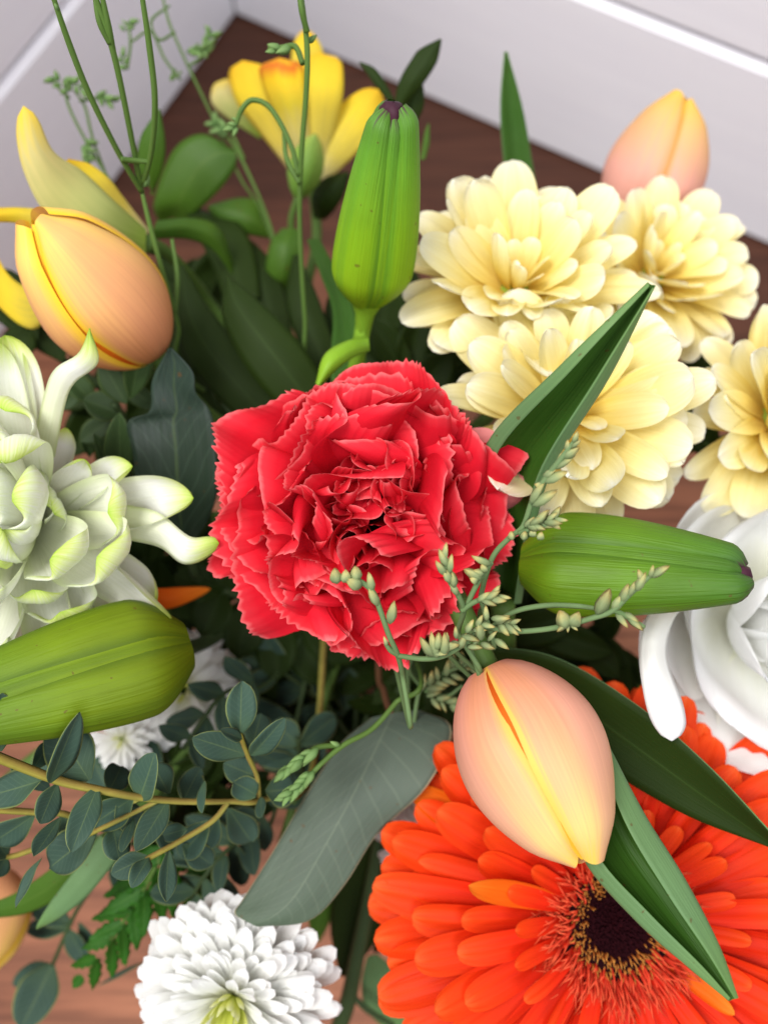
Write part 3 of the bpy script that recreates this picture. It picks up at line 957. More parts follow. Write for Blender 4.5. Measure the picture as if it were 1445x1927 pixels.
def green_mum():
    ax, e1, e2 = basis(D(0.02, 0.0, 1.0))
    c = P(58, 985, 0.232)
    root = thing('chrysanthemum', c, 'large white chrysanthemum with lime green curled petal tips', 'chrysanthemum')
    rng = random.Random(9)
    outer = [ray_mesh('petal', 1.0, 0.20, [M['mum_green']], bend=(rng.uniform(0, 0.3), 0.1, rng.uniform(-0.4, 2.6)), cup=0.7, cup_tip=1.5, peak=0.66, groove=0.03, tip_pow=0.42, seed=70 + i, twist=rng.uniform(-0.6, 0.6), base_w=0.4, nt_=22, ns_=11) for i in range(6)]
    mid = [ray_mesh('petal', 1.0, 0.27, [M['mum_green']], bend=(0.25, 0.5, rng.uniform(1.4, 3.0)), cup=0.7, cup_tip=1.1, peak=0.7, groove=0.03, tip_pow=0.38, seed=80 + i, twist=rng.uniform(-0.5, 0.5), base_w=0.4, nt_=22, ns_=11) for i in range(6)]
    inner = [ray_mesh('petal', 1.0, 0.31, [M['mum_green']], bend=(0.3, 0.9, rng.uniform(1.4, 3.0)), cup=0.8, cup_tip=1.2, peak=0.7, groove=0.03, tip_pow=0.38, seed=90 + i, twist=rng.uniform(-0.6, 0.6), base_w=0.4, nt_=22, ns_=11) for i in range(6)]
    R = 345 * 0.222 / F
    for row, (ms, n, tilt, ln, r0, up) in enumerate([(outer, 11, 88, 1.10, 0.06, 0.0), (outer, 11, 76, 1.02, 0.06, 0.02), (mid, 11, 64, 0.95, 0.05, 0.04), (mid, 10, 51, 0.86, 0.05, 0.06),
                                                     (inner, 8, 38, 0.74, 0.05, 0.08), (inner, 6, 24, 0.64, 0.04, 0.09), (inner, 4, 10, 0.56, 0.02, 0.09)]):
        for k in range(n):
            az = 2 * math.pi * (k + 0.5 * (row % 2)) / n + rng.uniform(-0.3, 0.3)
            s = R * ln * rng.uniform(0.82, 1.12)
            g = math.degrees(az) % 360
            if row < 4 and 8 < g < 72:
                s *= 0.60
            place_petal(rng.choice(ms), root, c, ax, e1, e2, az, math.radians(tilt + rng.uniform(-11, 11)), r0=r0 * R, up=up * R, scale=s, roll=rng.uniform(-0.5, 0.5))
    cv = np.array([[(r * math.cos(a), r * math.sin(a), z) for a in np.linspace(0, 2 * math.pi, 18, endpoint=False)] for r, z in [(0.02, -0.16), (0.12, -0.08), (0.16, 0.0), (0.08, 0.03)]]) * R
    part('calyx', grid_mesh('calyx', cv, [M['stem']], closed=True), root, c, frame(ax.cross(e1), ax))
    # two long outer petals that reach out and curl at the tip
    blade('petal', [[(60, 850, 0.224), (84, 740, 0.216), (104, 694, 0.211), (148, 664, 0.206), (164, 618, 0.204)], [(80, 860, 0.222), (104, 752, 0.213), (126, 706, 0.208), (166, 676, 0.203), (170, 616, 0.202)],
                    [(104, 860, 0.224), (124, 760, 0.216), (142, 720, 0.211), (186, 682, 0.206), (174, 618, 0.204)]], [M['mum_green']], root, tip=0.25, n=26, thick=0.0003)
    blade('petal', [[(240, 950, 0.222), (300, 965, 0.218), (360, 1010, 0.215), (412, 1000, 0.214)], [(236, 985, 0.220), (300, 998, 0.215), (352, 1034, 0.211), (414, 1018, 0.212)],
                    [(236, 1015, 0.223), (300, 1030, 0.219), (348, 1062, 0.216), (412, 1046, 0.216)]], [M['mum_green']], root, tip=0.25, n=26, thick=0.0003)
    stem_to_vase(root, c - ax * 0.012, ax, 0.0026, M['stem'])


green_mum()


def pom(label, cpx, d, axis, Rpx, seed, n=150, group='small white chrysanthemums'):
    ax, e1, e2 = basis(axis)
    c = P(cpx[0], cpx[1], d)
    root = thing('chrysanthemum', c, label, 'chrysanthemum', group)
    R = Rpx * d / F
    rng = random.Random(seed)
    ms = [ray_mesh('petal', 1.0, 0.115, [M['mum_white']], bend=(rng.uniform(-0.1, 0.2), rng.uniform(-0.45, 0.05)), cup=0.45, cup_tip=0.5, peak=0.74, groove=0.03, tip_pow=0.4, notch=rng.uniform(0, 0.08), seed=seed * 7 + i, nt_=9, ns_=7) for i in range(6)]
    hs = [ray_mesh('petal', 1.0, 0.16, [M['mum_heart']], bend=(0.3, 0.3), cup=0.9, peak=0.6, tip_pow=0.5, seed=seed * 9 + i, nt_=8, ns_=5) for i in range(3)]
    golden = math.pi * (3 - math.sqrt(5))
    for k in range(n):
        f = math.sqrt((k + 0.5) / n)
        heart = f < 0.26
        tilt = math.radians(6 + 94 * f ** 0.72 + rng.uniform(-6, 6))
        s = R * (0.42 + 0.58 * f ** 0.9) * rng.uniform(0.90, 1.08) * (0.72 if heart else 1)
        place_petal(rng.choice(hs if heart else ms), root, c, ax, e1, e2, k * golden + rng.uniform(-0.1, 0.1), tilt, r0=0.05 * R + 0.04 * R * f, up=-0.12 * R * f, scale=(s * (1.0 if not heart else 0.8), s, s), roll=rng.uniform(-0.15, 0.15))
    cv = np.array([[(r * math.cos(a), r * math.sin(a), z) for a in np.linspace(0, 2 * math.pi, 14, endpoint=False)] for r, z in [(0.02, -0.26), (0.14, -0.2), (0.2, -0.12), (0.1, -0.05)]]) * R
    part('calyx', grid_mesh('calyx', cv, [M['stem_dark']], closed=True), root, c, frame(ax.cross(e1), ax))
    stem_to_vase(root, c - ax * 0.25 * R, ax, 0.0016, M['stem'])


pom('white pompon chrysanthemum below the broad grey eucalyptus leaf', (436, 1886), 0.238, D(-0.05, -0.08, 1.0), 186, 31, n=295)
pom('small white chrysanthemum with a green heart behind the olive lily bud', (345, 1300), 0.285, D(0.0, 0.05, 1.0), 118, 32, n=80)
pom('small white chrysanthemum half buried between the olive lily bud and the eucalyptus branch', (228, 1392), 0.278, D(-0.1, 0.0, 1.0), 62, 34, n=60)
pom('small white chrysanthemum tucked behind the left petals of the orange gerbera', (800, 1590), 0.285, D(0.0, 0.0, 1.0), 92, 33, n=80)


def gerbera():
    ax, e1, e2 = basis(D(0.02, 0.16, 0.98))
    c = P(1152, 1728, 0.239)
    root = thing('gerbera', c, 'orange gerbera with a dark brown eye under the peach tulip', 'gerbera')
    d = 0.236
    R = 458 * d / F
    rng = random.Random(3)
    ms = [ray_mesh('petal', 1.0, 0.088, [M['gerbera']], bend=(rng.uniform(0.0, 0.35), rng.uniform(-0.5, 0.1)), cup=rng.uniform(0.2, 0.55), cup_tip=rng.uniform(0.0, 0.4), peak=0.76, groove=0.09, tip_pow=0.40, seed=40 + i, ns_=11, base_w=0.5, nt_=16, notch=rng.choice([0, 0.02, 0.035])) for i in range(9)]
    os_ = [ray_mesh('petal', 1.0, 0.085, [M['gerbera_orange']], bend=(rng.uniform(0.0, 0.3), rng.uniform(-0.3, 0.2)), cup=0.8, peak=0.65, groove=0.08, tip_pow=0.6, seed=50 + i, base_w=0.35) for i in range(3)]
    for row, (n, tilt, ln, r0, up) in enumerate([(40, 97, 1.0, 0.13, 0.0), (40, 91, 0.98, 0.13, 0.02), (38, 84, 0.88, 0.14, 0.035), (32, 77, 0.72, 0.15, 0.05), (22, 68, 0.52, 0.16, 0.06)]):
        for k in range(n):
            az = 2 * math.pi * (k + 0.5 * (row % 2)) / n + rng.uniform(-0.09, 0.09)
            s = R * (ln - r0) * rng.uniform(0.9, 1.06)
            pick = os_ if (row >= 2 and rng.random() < 0.12) or (row == 0 and rng.random() < 0.25) else ms
            place_petal(rng.choice(pick), root, c, ax, e1, e2, az, math.radians(tilt + rng.uniform(-7, 7)), r0=r0 * R, up=up * R, scale=(s * (1.1 if row < 2 else 1.25), s, s), roll=rng.uniform(-0.35, 0.35))
    # disc: dome of dark florets, a ring of stamens, a wide fringe of short thin florets
    dv = np.array([[(r * math.cos(a), r * math.sin(a), z) for a in np.linspace(0, 2 * math.pi, 30, endpoint=False)] for r, z in
                   [(0.30, 0.0), (0.29, 0.06), (0.24, 0.085), (0.165, 0.075), (0.10, 0.06), (0.05, 0.055), (0.003, 0.055)]]) * R
    disc = part('disc', grid_mesh('disc', dv, [M['gerbera_eye']], closed=True), root, c, frame(ax.cross(e1), ax))

    def spikes(name, n, r_lo, r_hi, len_lo, len_hi, wid, tilt_lo, tilt_hi, mat, label=None):
        verts, faces, uvs = [], [], []
        for k in range(n):
            a = rng.uniform(0, 2 * math.pi)
            r = math.sqrt(rng.uniform(r_lo ** 2, r_hi ** 2))
            zb = 0.06 if r < 0.2 else max(0.0, 0.085 - max(0, r - 0.24) * 1.2)
            tl = math.radians(rng.uniform(tilt_lo, tilt_hi)) * (0.4 + 0.6 * r / r_hi)
            L = rng.uniform(len_lo, len_hi)
            rad = np.array([math.cos(a), math.sin(a), 0])
            tan = np.array([-math.sin(a), math.cos(a), 0])
            up = np.array([0, 0, 1.0])
            lean = rng.uniform(-0.35, 0.35)
            dirv = up * math.cos(tl) + (rad * math.cos(lean) + tan * math.sin(lean)) * math.sin(tl)
            dir2 = up * math.cos(tl + 0.5) + (rad * math.cos(lean * 2) + tan * math.sin(lean * 2)) * math.sin(tl + 0.5)
            side = np.cross(dirv, rad + tan * 0.3)
            side /= np.linalg.norm(side)
            oth = np.cross(dirv, side)
            b = rad * r + up * (zb - 0.01)
            mpt = b + dirv * L * 0.6
            e = mpt + dir2 * L * 0.4
            i0 = len(verts)
            for q, w in ((b, wid), (mpt, wid * 1.1)):
                for g in range(3):
                    th = g * 2 * math.pi / 3
                    verts.append((q + side * w * math.cos(th) + oth * w * math.sin(th)) * R)
            verts.append(e * R)
            for g in range(3):
                h = (g + 1) % 3
                faces.append((i0 + g, i0 + h, i0 + 3 + h, i0 + 3 + g))
                uvs += [(0.4, 0), (0.6, 0), (0.6, 0.6), (0.4, 0.6)]
                faces.append((i0 + 3 + g, i0 + 3 + h, i0 + 6))
                uvs += [(0.4, 0.6), (0.6, 0.6), (0.5, 1)]
        me = bpy.data.meshes.new(name)
        me.from_pydata([tuple(v) for v in verts], [], faces)
        me.uv_layers.new(name='UVMap').data.foreach_set('uv', np.array(uvs, 'f').ravel())
        me.polygons.foreach_set('use_smooth', np.ones(len(faces), bool))
        me.materials.append(mat)
        o = bpy.data.objects.new(name, me)
        col.objects.link(o)
        o.parent = disc
        o['kind'] = 'stuff'
        return o

    spikes('dark_florets', 1100, 0.0, 0.140, 0.02, 0.04, 0.005, 0, 30, M['gerbera_eye'])
    spikes('stamens', 460, 0.122, 0.20, 0.04, 0.075, 0.0036, -25, 30, M['gerbera_stamen'])
    spikes('fringe_florets', 1700, 0.15, 0.36, 0.07, 0.17, 0.0048, 20, 85, M['gerbera_fringe'])
    cv = np.array([[(r * math.cos(a), r * math.sin(a), z) for a in np.linspace(0, 2 * math.pi, 24, endpoint=False)] for r, z in [(0.03, -0.2), (0.16, -0.14), (0.24, -0.06), (0.26, -0.01)]]) * R
    part('calyx', grid_mesh('calyx', cv, [M['stem']], closed=True), root, c, frame(ax.cross(e1), ax))
    stem_to_vase(root, c - ax * 0.19 * R, ax, 0.003, M['stem'], out=0.02)


gerbera()


# ------------------------------------------------------------------ white rose
def white_rose():
    ax, e1, e2 = basis(D(0.15, 0.05, 1.0))
    c = P(1390, 1166, 0.270)
    root = thing('rose', c, 'white rose with smooth curled petals at the tip of the green lily bud', 'rose')
    R = 278 * 0.250 / F
    rng = random.Random(12)
    ms = [ray_mesh('petal', 1.0, 0.74, [M['rose_white']], bend=(0.75, 0.2, rng.uniform(-1.6, -0.8)), cup=0.85, cup_tip=0.55, peak=0.66, tip_pow=0.42, ruffle=0.018, base_w=0.4, seed=200 + i, nt_=20, ns_=17) for i in range(4)]
    ins = [ray_mesh('petal', 1.0, 0.52, [M['rose_white']], bend=(0.45, 0.5, -0.5), cup=1.35, cup_tip=1.1, peak=0.66, tip_pow=0.42, ruffle=0.02, base_w=0.4, seed=210 + i, nt_=20, ns_=17) for i in range(3)]
    for row, (m_, n, tilt, ln, r0) in enumerate([(ms, 5, 88, 1.0, 0.03), (ms, 4, 68, 0.96, 0.03), (ins, 3, 46, 0.84, 0.03), (ins, 3, 26, 0.70, 0.02), (ins, 2, 10, 0.58, 0.01)]):
        for k in range(n):
            az = 2 * math.pi * (k + 0.4 * row) / n + rng.uniform(-0.1, 0.1) + 0.35
            s = R * ln * rng.uniform(0.95, 1.05)
            place_petal(rng.choice(m_), root, c, ax, e1, e2, az, math.radians(tilt + rng.uniform(-5, 5)), r0=r0 * R, scale=s, roll=rng.uniform(-0.12, 0.12))
    blade('petal', [[(1290, 1120, 0.262), (1224, 1150, 0.230), (1204, 1225, 0.218), (1212, 1310, 0.213), (1236, 1392, 0.214)], [(1300, 1130, 0.260), (1246, 1156, 0.226), (1228, 1230, 0.212), (1246, 1320, 0.208), (1262, 1396, 0.211)],
                    [(1310, 1140, 0.262), (1270, 1160, 0.230), (1252, 1232, 0.218), (1284, 1330, 0.213), (1290, 1390, 0.214)]], [M['rose_white']], root, tip=0.15, n=30, thick=0.0004, label='narrow rolled petal hanging down')
    cv = np.array([[(r * math.cos(a), r * math.sin(a), z) for a in np.linspace(0, 2 * math.pi, 18, endpoint=False)] for r, z in [(0.04, -0.22), (0.14, -0.14), (0.17, 0.0), (0.05, 0.05)]]) * R
    part('calyx', grid_mesh('calyx', cv, [M['stem']], closed=True), root, c, frame(ax.cross(e1), ax))
    stem_to_vase(root, c - ax * 0.2 * R, ax, 0.0022, M['stem'])


white_rose()


# ------------------------------------------------------------------ tulip leaves (parts of the tulips)
TL = [M['tulip_leaf'], M['tulip_leaf_back']]
# tall folded leaf right of the carnation
r_leaf = thing('tulip_leaf', P(948, 1140, 0.235), 'tall folded green tulip leaf between the carnation and the cream chrysanthemums', 'leaf')
blade('blade', [[(932, 1135, 0.240), (918, 1000, 0.232), (934, 856, 0.213), (1080, 692, 0.1885), (1222, 539, 0.1795)],
                [(918, 1135, 0.243), (900, 1000, 0.235), (914, 846, 0.215), (1058, 688, 0.191), (1220, 533, 0.180)],
                [(945, 1142, 0.244), (955, 1010, 0.237), (974, 880, 0.221), (1094, 716, 0.198), (1224, 536, 0.181)],
                [(978, 1135, 0.236), (1000, 1010, 0.225), (1036, 880, 0.209), (1142, 712, 0.194), (1230, 536, 0.180)],
                [(966, 1135, 0.233), (986, 1010, 0.221), (1014, 886, 0.205), (1118, 716, 0.190), (1227, 541, 0.1795)]], TL, r_leaf, n=30, across=25)
tube('stem', [P(946, 1130, 0.236), P(930, 1230, 0.262), V_MOUTH + Vector((0.015, 0.0, 0.012)), V_MOUTH + Vector((-0.005, 0, -0.09))], [0.004, 0.0035, 0.003, 0.003], M['stem'], r_leaf)
# the folded leaf of the front tulip, lying over the gerbera
blade('leaf', [[(1090, 1500, 0.201), (1126, 1612, 0.191), (1220, 1718, 0.185), (1316, 1814, 0.181), (1373, 1878, 0.1795)],
               [(1060, 1500, 0.206), (1100, 1618, 0.195), (1196, 1732, 0.188), (1296, 1822, 0.183), (1370, 1884, 0.180)],
               [(1124, 1450, 0.214), (1180, 1580, 0.204), (1254, 1690, 0.195), (1326, 1796, 0.187), (1380, 1880, 0.181)],
               [(1140, 1392, 0.203), (1212, 1530, 0.193), (1288, 1652, 0.187), (1352, 1776, 0.183), (1389, 1878, 0.180)],
               [(1122, 1404, 0.200), (1176, 1548, 0.189), (1254, 1680, 0.183), (1332, 1796, 0.1795), (1382, 1880, 0.179)]], TL[::-1], t_front, n=30, across=25, label='folded leaf pointing past the gerbera')
# broad dark leaf from behind the front tulip to the right edge
blade('leaf', [[(900, 1215, 0.240), (1040, 1236, 0.232), (1190, 1322, 0.222), (1330, 1440, 0.214), (1470, 1590, 0.208)],
               [(890, 1250, 0.246), (1040, 1290, 0.238), (1170, 1385, 0.229), (1310, 1490, 0.221), (1460, 1596, 0.212)],
               [(900, 1280, 0.242), (1030, 1360, 0.238), (1140, 1446, 0.229), (1290, 1534, 0.221), (1450, 1596, 0.212)]], [M['leaf_deep'], M['tulip_leaf_back']], t_front, n=26, label='broad dark leaf behind the bud')
blade('leaf', [[(1200, 1290, 0.262), (1300, 1345, 0.262), (1400, 1365, 0.262), (1500, 1380, 0.262)],
               [(1200, 1320, 0.268), (1300, 1400, 0.268), (1400, 1430, 0.268), (1500, 1440, 0.266)],
               [(1210, 1350, 0.262), (1300, 1470, 0.264), (1400, 1510, 0.264), (1500, 1490, 0.262)]], [M['leaf_mid']], t_front, n=20)
# leaf of the back tulip, standing against the wall
blade('leaf', [[(962, 420, 0.31), (948, 300, 0.302), (942, 200, 0.296), (950, 98, 0.292)], [(988, 420, 0.316), (974, 300, 0.308), (962, 200, 0.302), (951, 96, 0.294)],
               [(1018, 420, 0.31), (1000, 300, 0.304), (982, 200, 0.298), (953, 98, 0.292)]], TL, t_back, n=20, label='narrow upright leaf')
# narrow leaf left of the upright lily bud, under the bract
blade('leaf', [[(578, 452, 0.285), (604, 520, 0.280), (626, 590, 0.275), (622, 700, 0.268), (640, 790, 0.262)], [(592, 448, 0.285), (624, 520, 0.283), (650, 590, 0.279), (655, 700, 0.272), (668, 790, 0.265)],
               [(602, 452, 0.285), (640, 520, 0.280), (668, 590, 0.275), (694, 700, 0.268), (706, 790, 0.262)]], [M['tulip_leaf_back'], M['tulip_leaf']], l_top, n=20)


# ------------------------------------------------------------------ alstroemeria
def alstro_back():
    c = P(590, 345, 0.33)
    root = thing('alstroemeria', c, 'yellow alstroemeria flower with an orange flame near the corner of the walls', 'alstroemeria', 'yellow alstroemerias')
    d = 0.315
    A_, G_ = [M['alstro']], [M['alstro_flame']]
    blade('petal', [[(566, 335, 0.338), (528, 240, 0.322), (498, 175, 0.312), (482, 112, 0.306)], [(576, 330, 0.330), (548, 230, 0.308), (528, 160, 0.296), (522, 102, 0.296)],
                    [(590, 330, 0.336), (582, 230, 0.316), (574, 165, 0.306), (570, 108, 0.304)]], G_, root, tip=0.13, thick=0.0003, label='petal with an orange flame', ease=0.65)
    blade('petal', [[(574, 330, 0.338), (556, 235, 0.322), (548, 165, 0.312), (552, 104, 0.308)], [(590, 328, 0.330), (592, 230, 0.310), (596, 160, 0.300), (600, 88, 0.301)],
                    [(606, 330, 0.336), (632, 240, 0.318), (646, 170, 0.308), (644, 96, 0.306)]], A_, root, tip=0.13, thick=0.0003, ease=0.65)
    blade('petal', [[(556, 335, 0.342), (492, 255, 0.334), (444, 190, 0.326), (424, 118, 0.320)], [(566, 332, 0.338), (520, 240, 0.322), (484, 168, 0.314), (452, 106, 0.315)],
                    [(582, 330, 0.340), (556, 235, 0.326), (530, 165, 0.318), (492, 112, 0.317)]], A_, root, tip=0.13, thick=0.0003, ease=0.65)
    blade('petal', [[(590, 330, 0.338), (610, 262, 0.324), (642, 196, 0.316), (700, 156, 0.311)], [(602, 335, 0.332), (640, 268, 0.318), (682, 212, 0.308), (718, 166, 0.307)],
                    [(612, 345, 0.338), (668, 292, 0.324), (716, 244, 0.316), (728, 182, 0.313)]], A_, root, tip=0.13, thick=0.0003, ease=0.65)
    blade('petal', [[(556, 200, 0.345), (548, 130, 0.335), (552, 84, 0.33), (568, 54, 0.328)], [(577, 200, 0.342), (577, 130, 0.330), (578, 80, 0.326), (577, 52, 0.326)],
                    [(604, 200, 0.345), (610, 130, 0.335), (606, 90, 0.33), (586, 55, 0.328)]], A_, root, tip=0.13, thick=0.0003)
    blade('petal', [[(490, 262, 0.345), (430, 225, 0.337), (398, 192, 0.333), (402, 150, 0.332)], [(492, 242, 0.342), (446, 200, 0.330), (424, 174, 0.328), (424, 146, 0.328)],
                    [(500, 224, 0.345), (474, 180, 0.337), (460, 160, 0.333), (446, 148, 0.332)]], [M['alstro_green']], root, tip=0.13, thick=0.0003)
    # seed pod bud in front
    pb = P(560, 372, 0.318)
    pt = P(594, 252, 0.306)
    y = (pt - pb).normalized()
    z = CAM - pb
    z = (z - y * z.dot(y)).normalized()
    x = y.cross(z)
    L = (pt - pb).length
    V = np.array([[tuple(y * L * h + (z * math.cos(a) + x * math.sin(a)) * 0.0068 * r * (1 + 0.12 * math.cos(3 * a))) for a in np.linspace(0, 2 * math.pi, 24, endpoint=False)]
                  for h, r in [(0, 0.25), (0.1, 0.6), (0.3, 0.95), (0.5, 1.0), (0.7, 0.85), (0.88, 0.5), (1, 0.06)]])
    part('bud', grid_mesh('bud', V, [M['alstro_pod']], closed=True), root, pb)
    tube('pedicel', [pb, P(548, 420, 0.325), P(560, 480, 0.335)], 0.0014, M['stem'], root)
    sm = M['leaf_mid'], M['leaf_mid']
    blade('leaf', [[(300, 420, 0.335), (290, 380, 0.325), (325, 285, 0.318), (380, 252, 0.316), (442, 282, 0.318)], [(330, 400, 0.332), (345, 365, 0.322), (375, 315, 0.316), (410, 292, 0.315), (444, 290, 0.317)],
                   [(345, 420, 0.335), (375, 395, 0.327), (415, 355, 0.322), (440, 320, 0.320), (446, 296, 0.318)]], [M['leaf_mid']], root, label='broad rounded leaf')
    blade('leaf', [[(290, 365, 0.30), (262, 320, 0.292), (264, 260, 0.286), (298, 205, 0.282)], [(284, 365, 0.298), (280, 310, 0.288), (288, 260, 0.282), (300, 204, 0.281)],
                   [(286, 368, 0.30), (306, 320, 0.292), (312, 270, 0.287), (302, 206, 0.282)]], [M['leaf_mid']], root)
    blade('leaf', [[(512, 450, 0.335), (460, 440, 0.33), (420, 420, 0.328), (390, 392, 0.328)], [(510, 435, 0.33), (470, 412, 0.322), (432, 400, 0.322), (392, 388, 0.325)],
                   [(508, 420, 0.335), (490, 380, 0.33), (450, 372, 0.328), (398, 384, 0.328)]], [M['leaf_mid']], root)
    blade('leaf', [[(590, 410, 0.34), (586, 370, 0.332), (610, 335, 0.328), (655, 322, 0.326)], [(600, 412, 0.336), (606, 380, 0.326), (625, 350, 0.322), (656, 326, 0.324)],
                   [(612, 414, 0.34), (630, 395, 0.332), (648, 365, 0.328), (658, 330, 0.327)]], [M['leaf_deep']], root)
    blade('leaf', [[(520, 560, 0.335), (500, 520, 0.325), (508, 460, 0.320), (530, 430, 0.322)], [(530, 562, 0.332), (528, 520, 0.318), (535, 460, 0.314), (548, 428, 0.320)],
                   [(545, 562, 0.335), (560, 520, 0.325), (566, 470, 0.320), (562, 432, 0.322)]], [M['leaf_mid']], root)
    tube('stem', [P(588, 335, 0.335), P(596, 450, 0.345), P(580, 600, 0.35), V_MOUTH + Vector((-0.01, 0.03, 0.012)), V_MOUTH + Vector((0.01, -0.01, -0.09))], 0.0023, M['stem'], root, n=30)


alstro_back()


def alstro_left():
    c = P(272, 455, 0.275)
    root = thing('alstroemeria', c, 'yellow alstroemeria flower seen from the side behind the apricot tulip', 'alstroemeria', 'yellow alstroemerias')
    A_, G_ = [M['alstro']], [M['alstro_green']]
    blade('petal', [[(275, 480, 0.276), (185, 482, 0.262), (96, 415, 0.250), (44, 320, 0.240), (24, 206, 0.232)], [(274, 455, 0.272), (190, 420, 0.252), (116, 352, 0.242), (68, 275, 0.234), (44, 186, 0.229)],
                    [(276, 432, 0.276), (216, 378, 0.260), (156, 322, 0.250), (100, 282, 0.240), (66, 198, 0.232)]], [M['alstro_green']], root, tip=0.13, thick=0.0003, n=30, label='long outer petal fading from pale green to yellow')
    blade('petal', [[(276, 455, 0.278), (215, 415, 0.266), (165, 370, 0.258), (128, 330, 0.254), (116, 300, 0.252)], [(276, 445, 0.276), (220, 395, 0.262), (178, 355, 0.254), (146, 320, 0.25), (124, 292, 0.25)],
                    [(280, 432, 0.278), (236, 375, 0.266), (208, 338, 0.258), (176, 312, 0.254), (148, 300, 0.252)]], A_, root, tip=0.13, thick=0.0003)
    blade('petal', [[(160, 470, 0.275), (90, 440, 0.262), (30, 420, 0.256), (-30, 420, 0.252)], [(160, 455, 0.272), (90, 415, 0.258), (30, 400, 0.252), (-30, 405, 0.248)],
                    [(160, 440, 0.275), (95, 400, 0.262), (40, 390, 0.256), (-30, 392, 0.252)]], A_, root, tip=0.13, thick=0.0003)
    blade('petal', [[(140, 490, 0.285), (70, 540, 0.275), (20, 520, 0.27), (-20, 450, 0.268)], [(130, 510, 0.285), (70, 570, 0.275), (10, 560, 0.27), (-30, 500, 0.268)],
                    [(120, 530, 0.285), (80, 610, 0.277), (40, 612, 0.273), (-20, 560, 0.27)]], A_, root, tip=0.13, thick=0.0003)
    blade('leaf', [[(440, 520, 0.32), (400, 470, 0.308), (350, 450, 0.300), (285, 450, 0.290)], [(436, 505, 0.318), (405, 445, 0.302), (355, 425, 0.294), (290, 430, 0.286)],
                   [(438, 490, 0.32), (415, 430, 0.308), (365, 410, 0.300), (295, 415, 0.290)]], [M['leaf_mid']], root)
    tube('stem', [P(270, 456, 0.277), P(330, 490, 0.30), P(420, 600, 0.335), V_MOUTH + Vector((-0.025, 0.02, 0.012)), V_MOUTH + Vector((0.01, -0.01, -0.09))], [0.0035, 0.0022, 0.002, 0.002, 0.002], M['stem'], root, n=30)


alstro_left()


# ------------------------------------------------------------------ eucalyptus
unit_euc = [leaf_mesh('leaf', 1.0, 0.5, [M['euc']], fold=random.uniform(0.08, 0.3), bend=random.uniform(-0.35, 0.3), wave=random.uniform(0.0, 0.16), seed=i, peak=random.uniform(0.36, 0.60), thick=0.008, tip=random.uniform(0.5, 0.8), base_w=0.12) for i in range(12)]


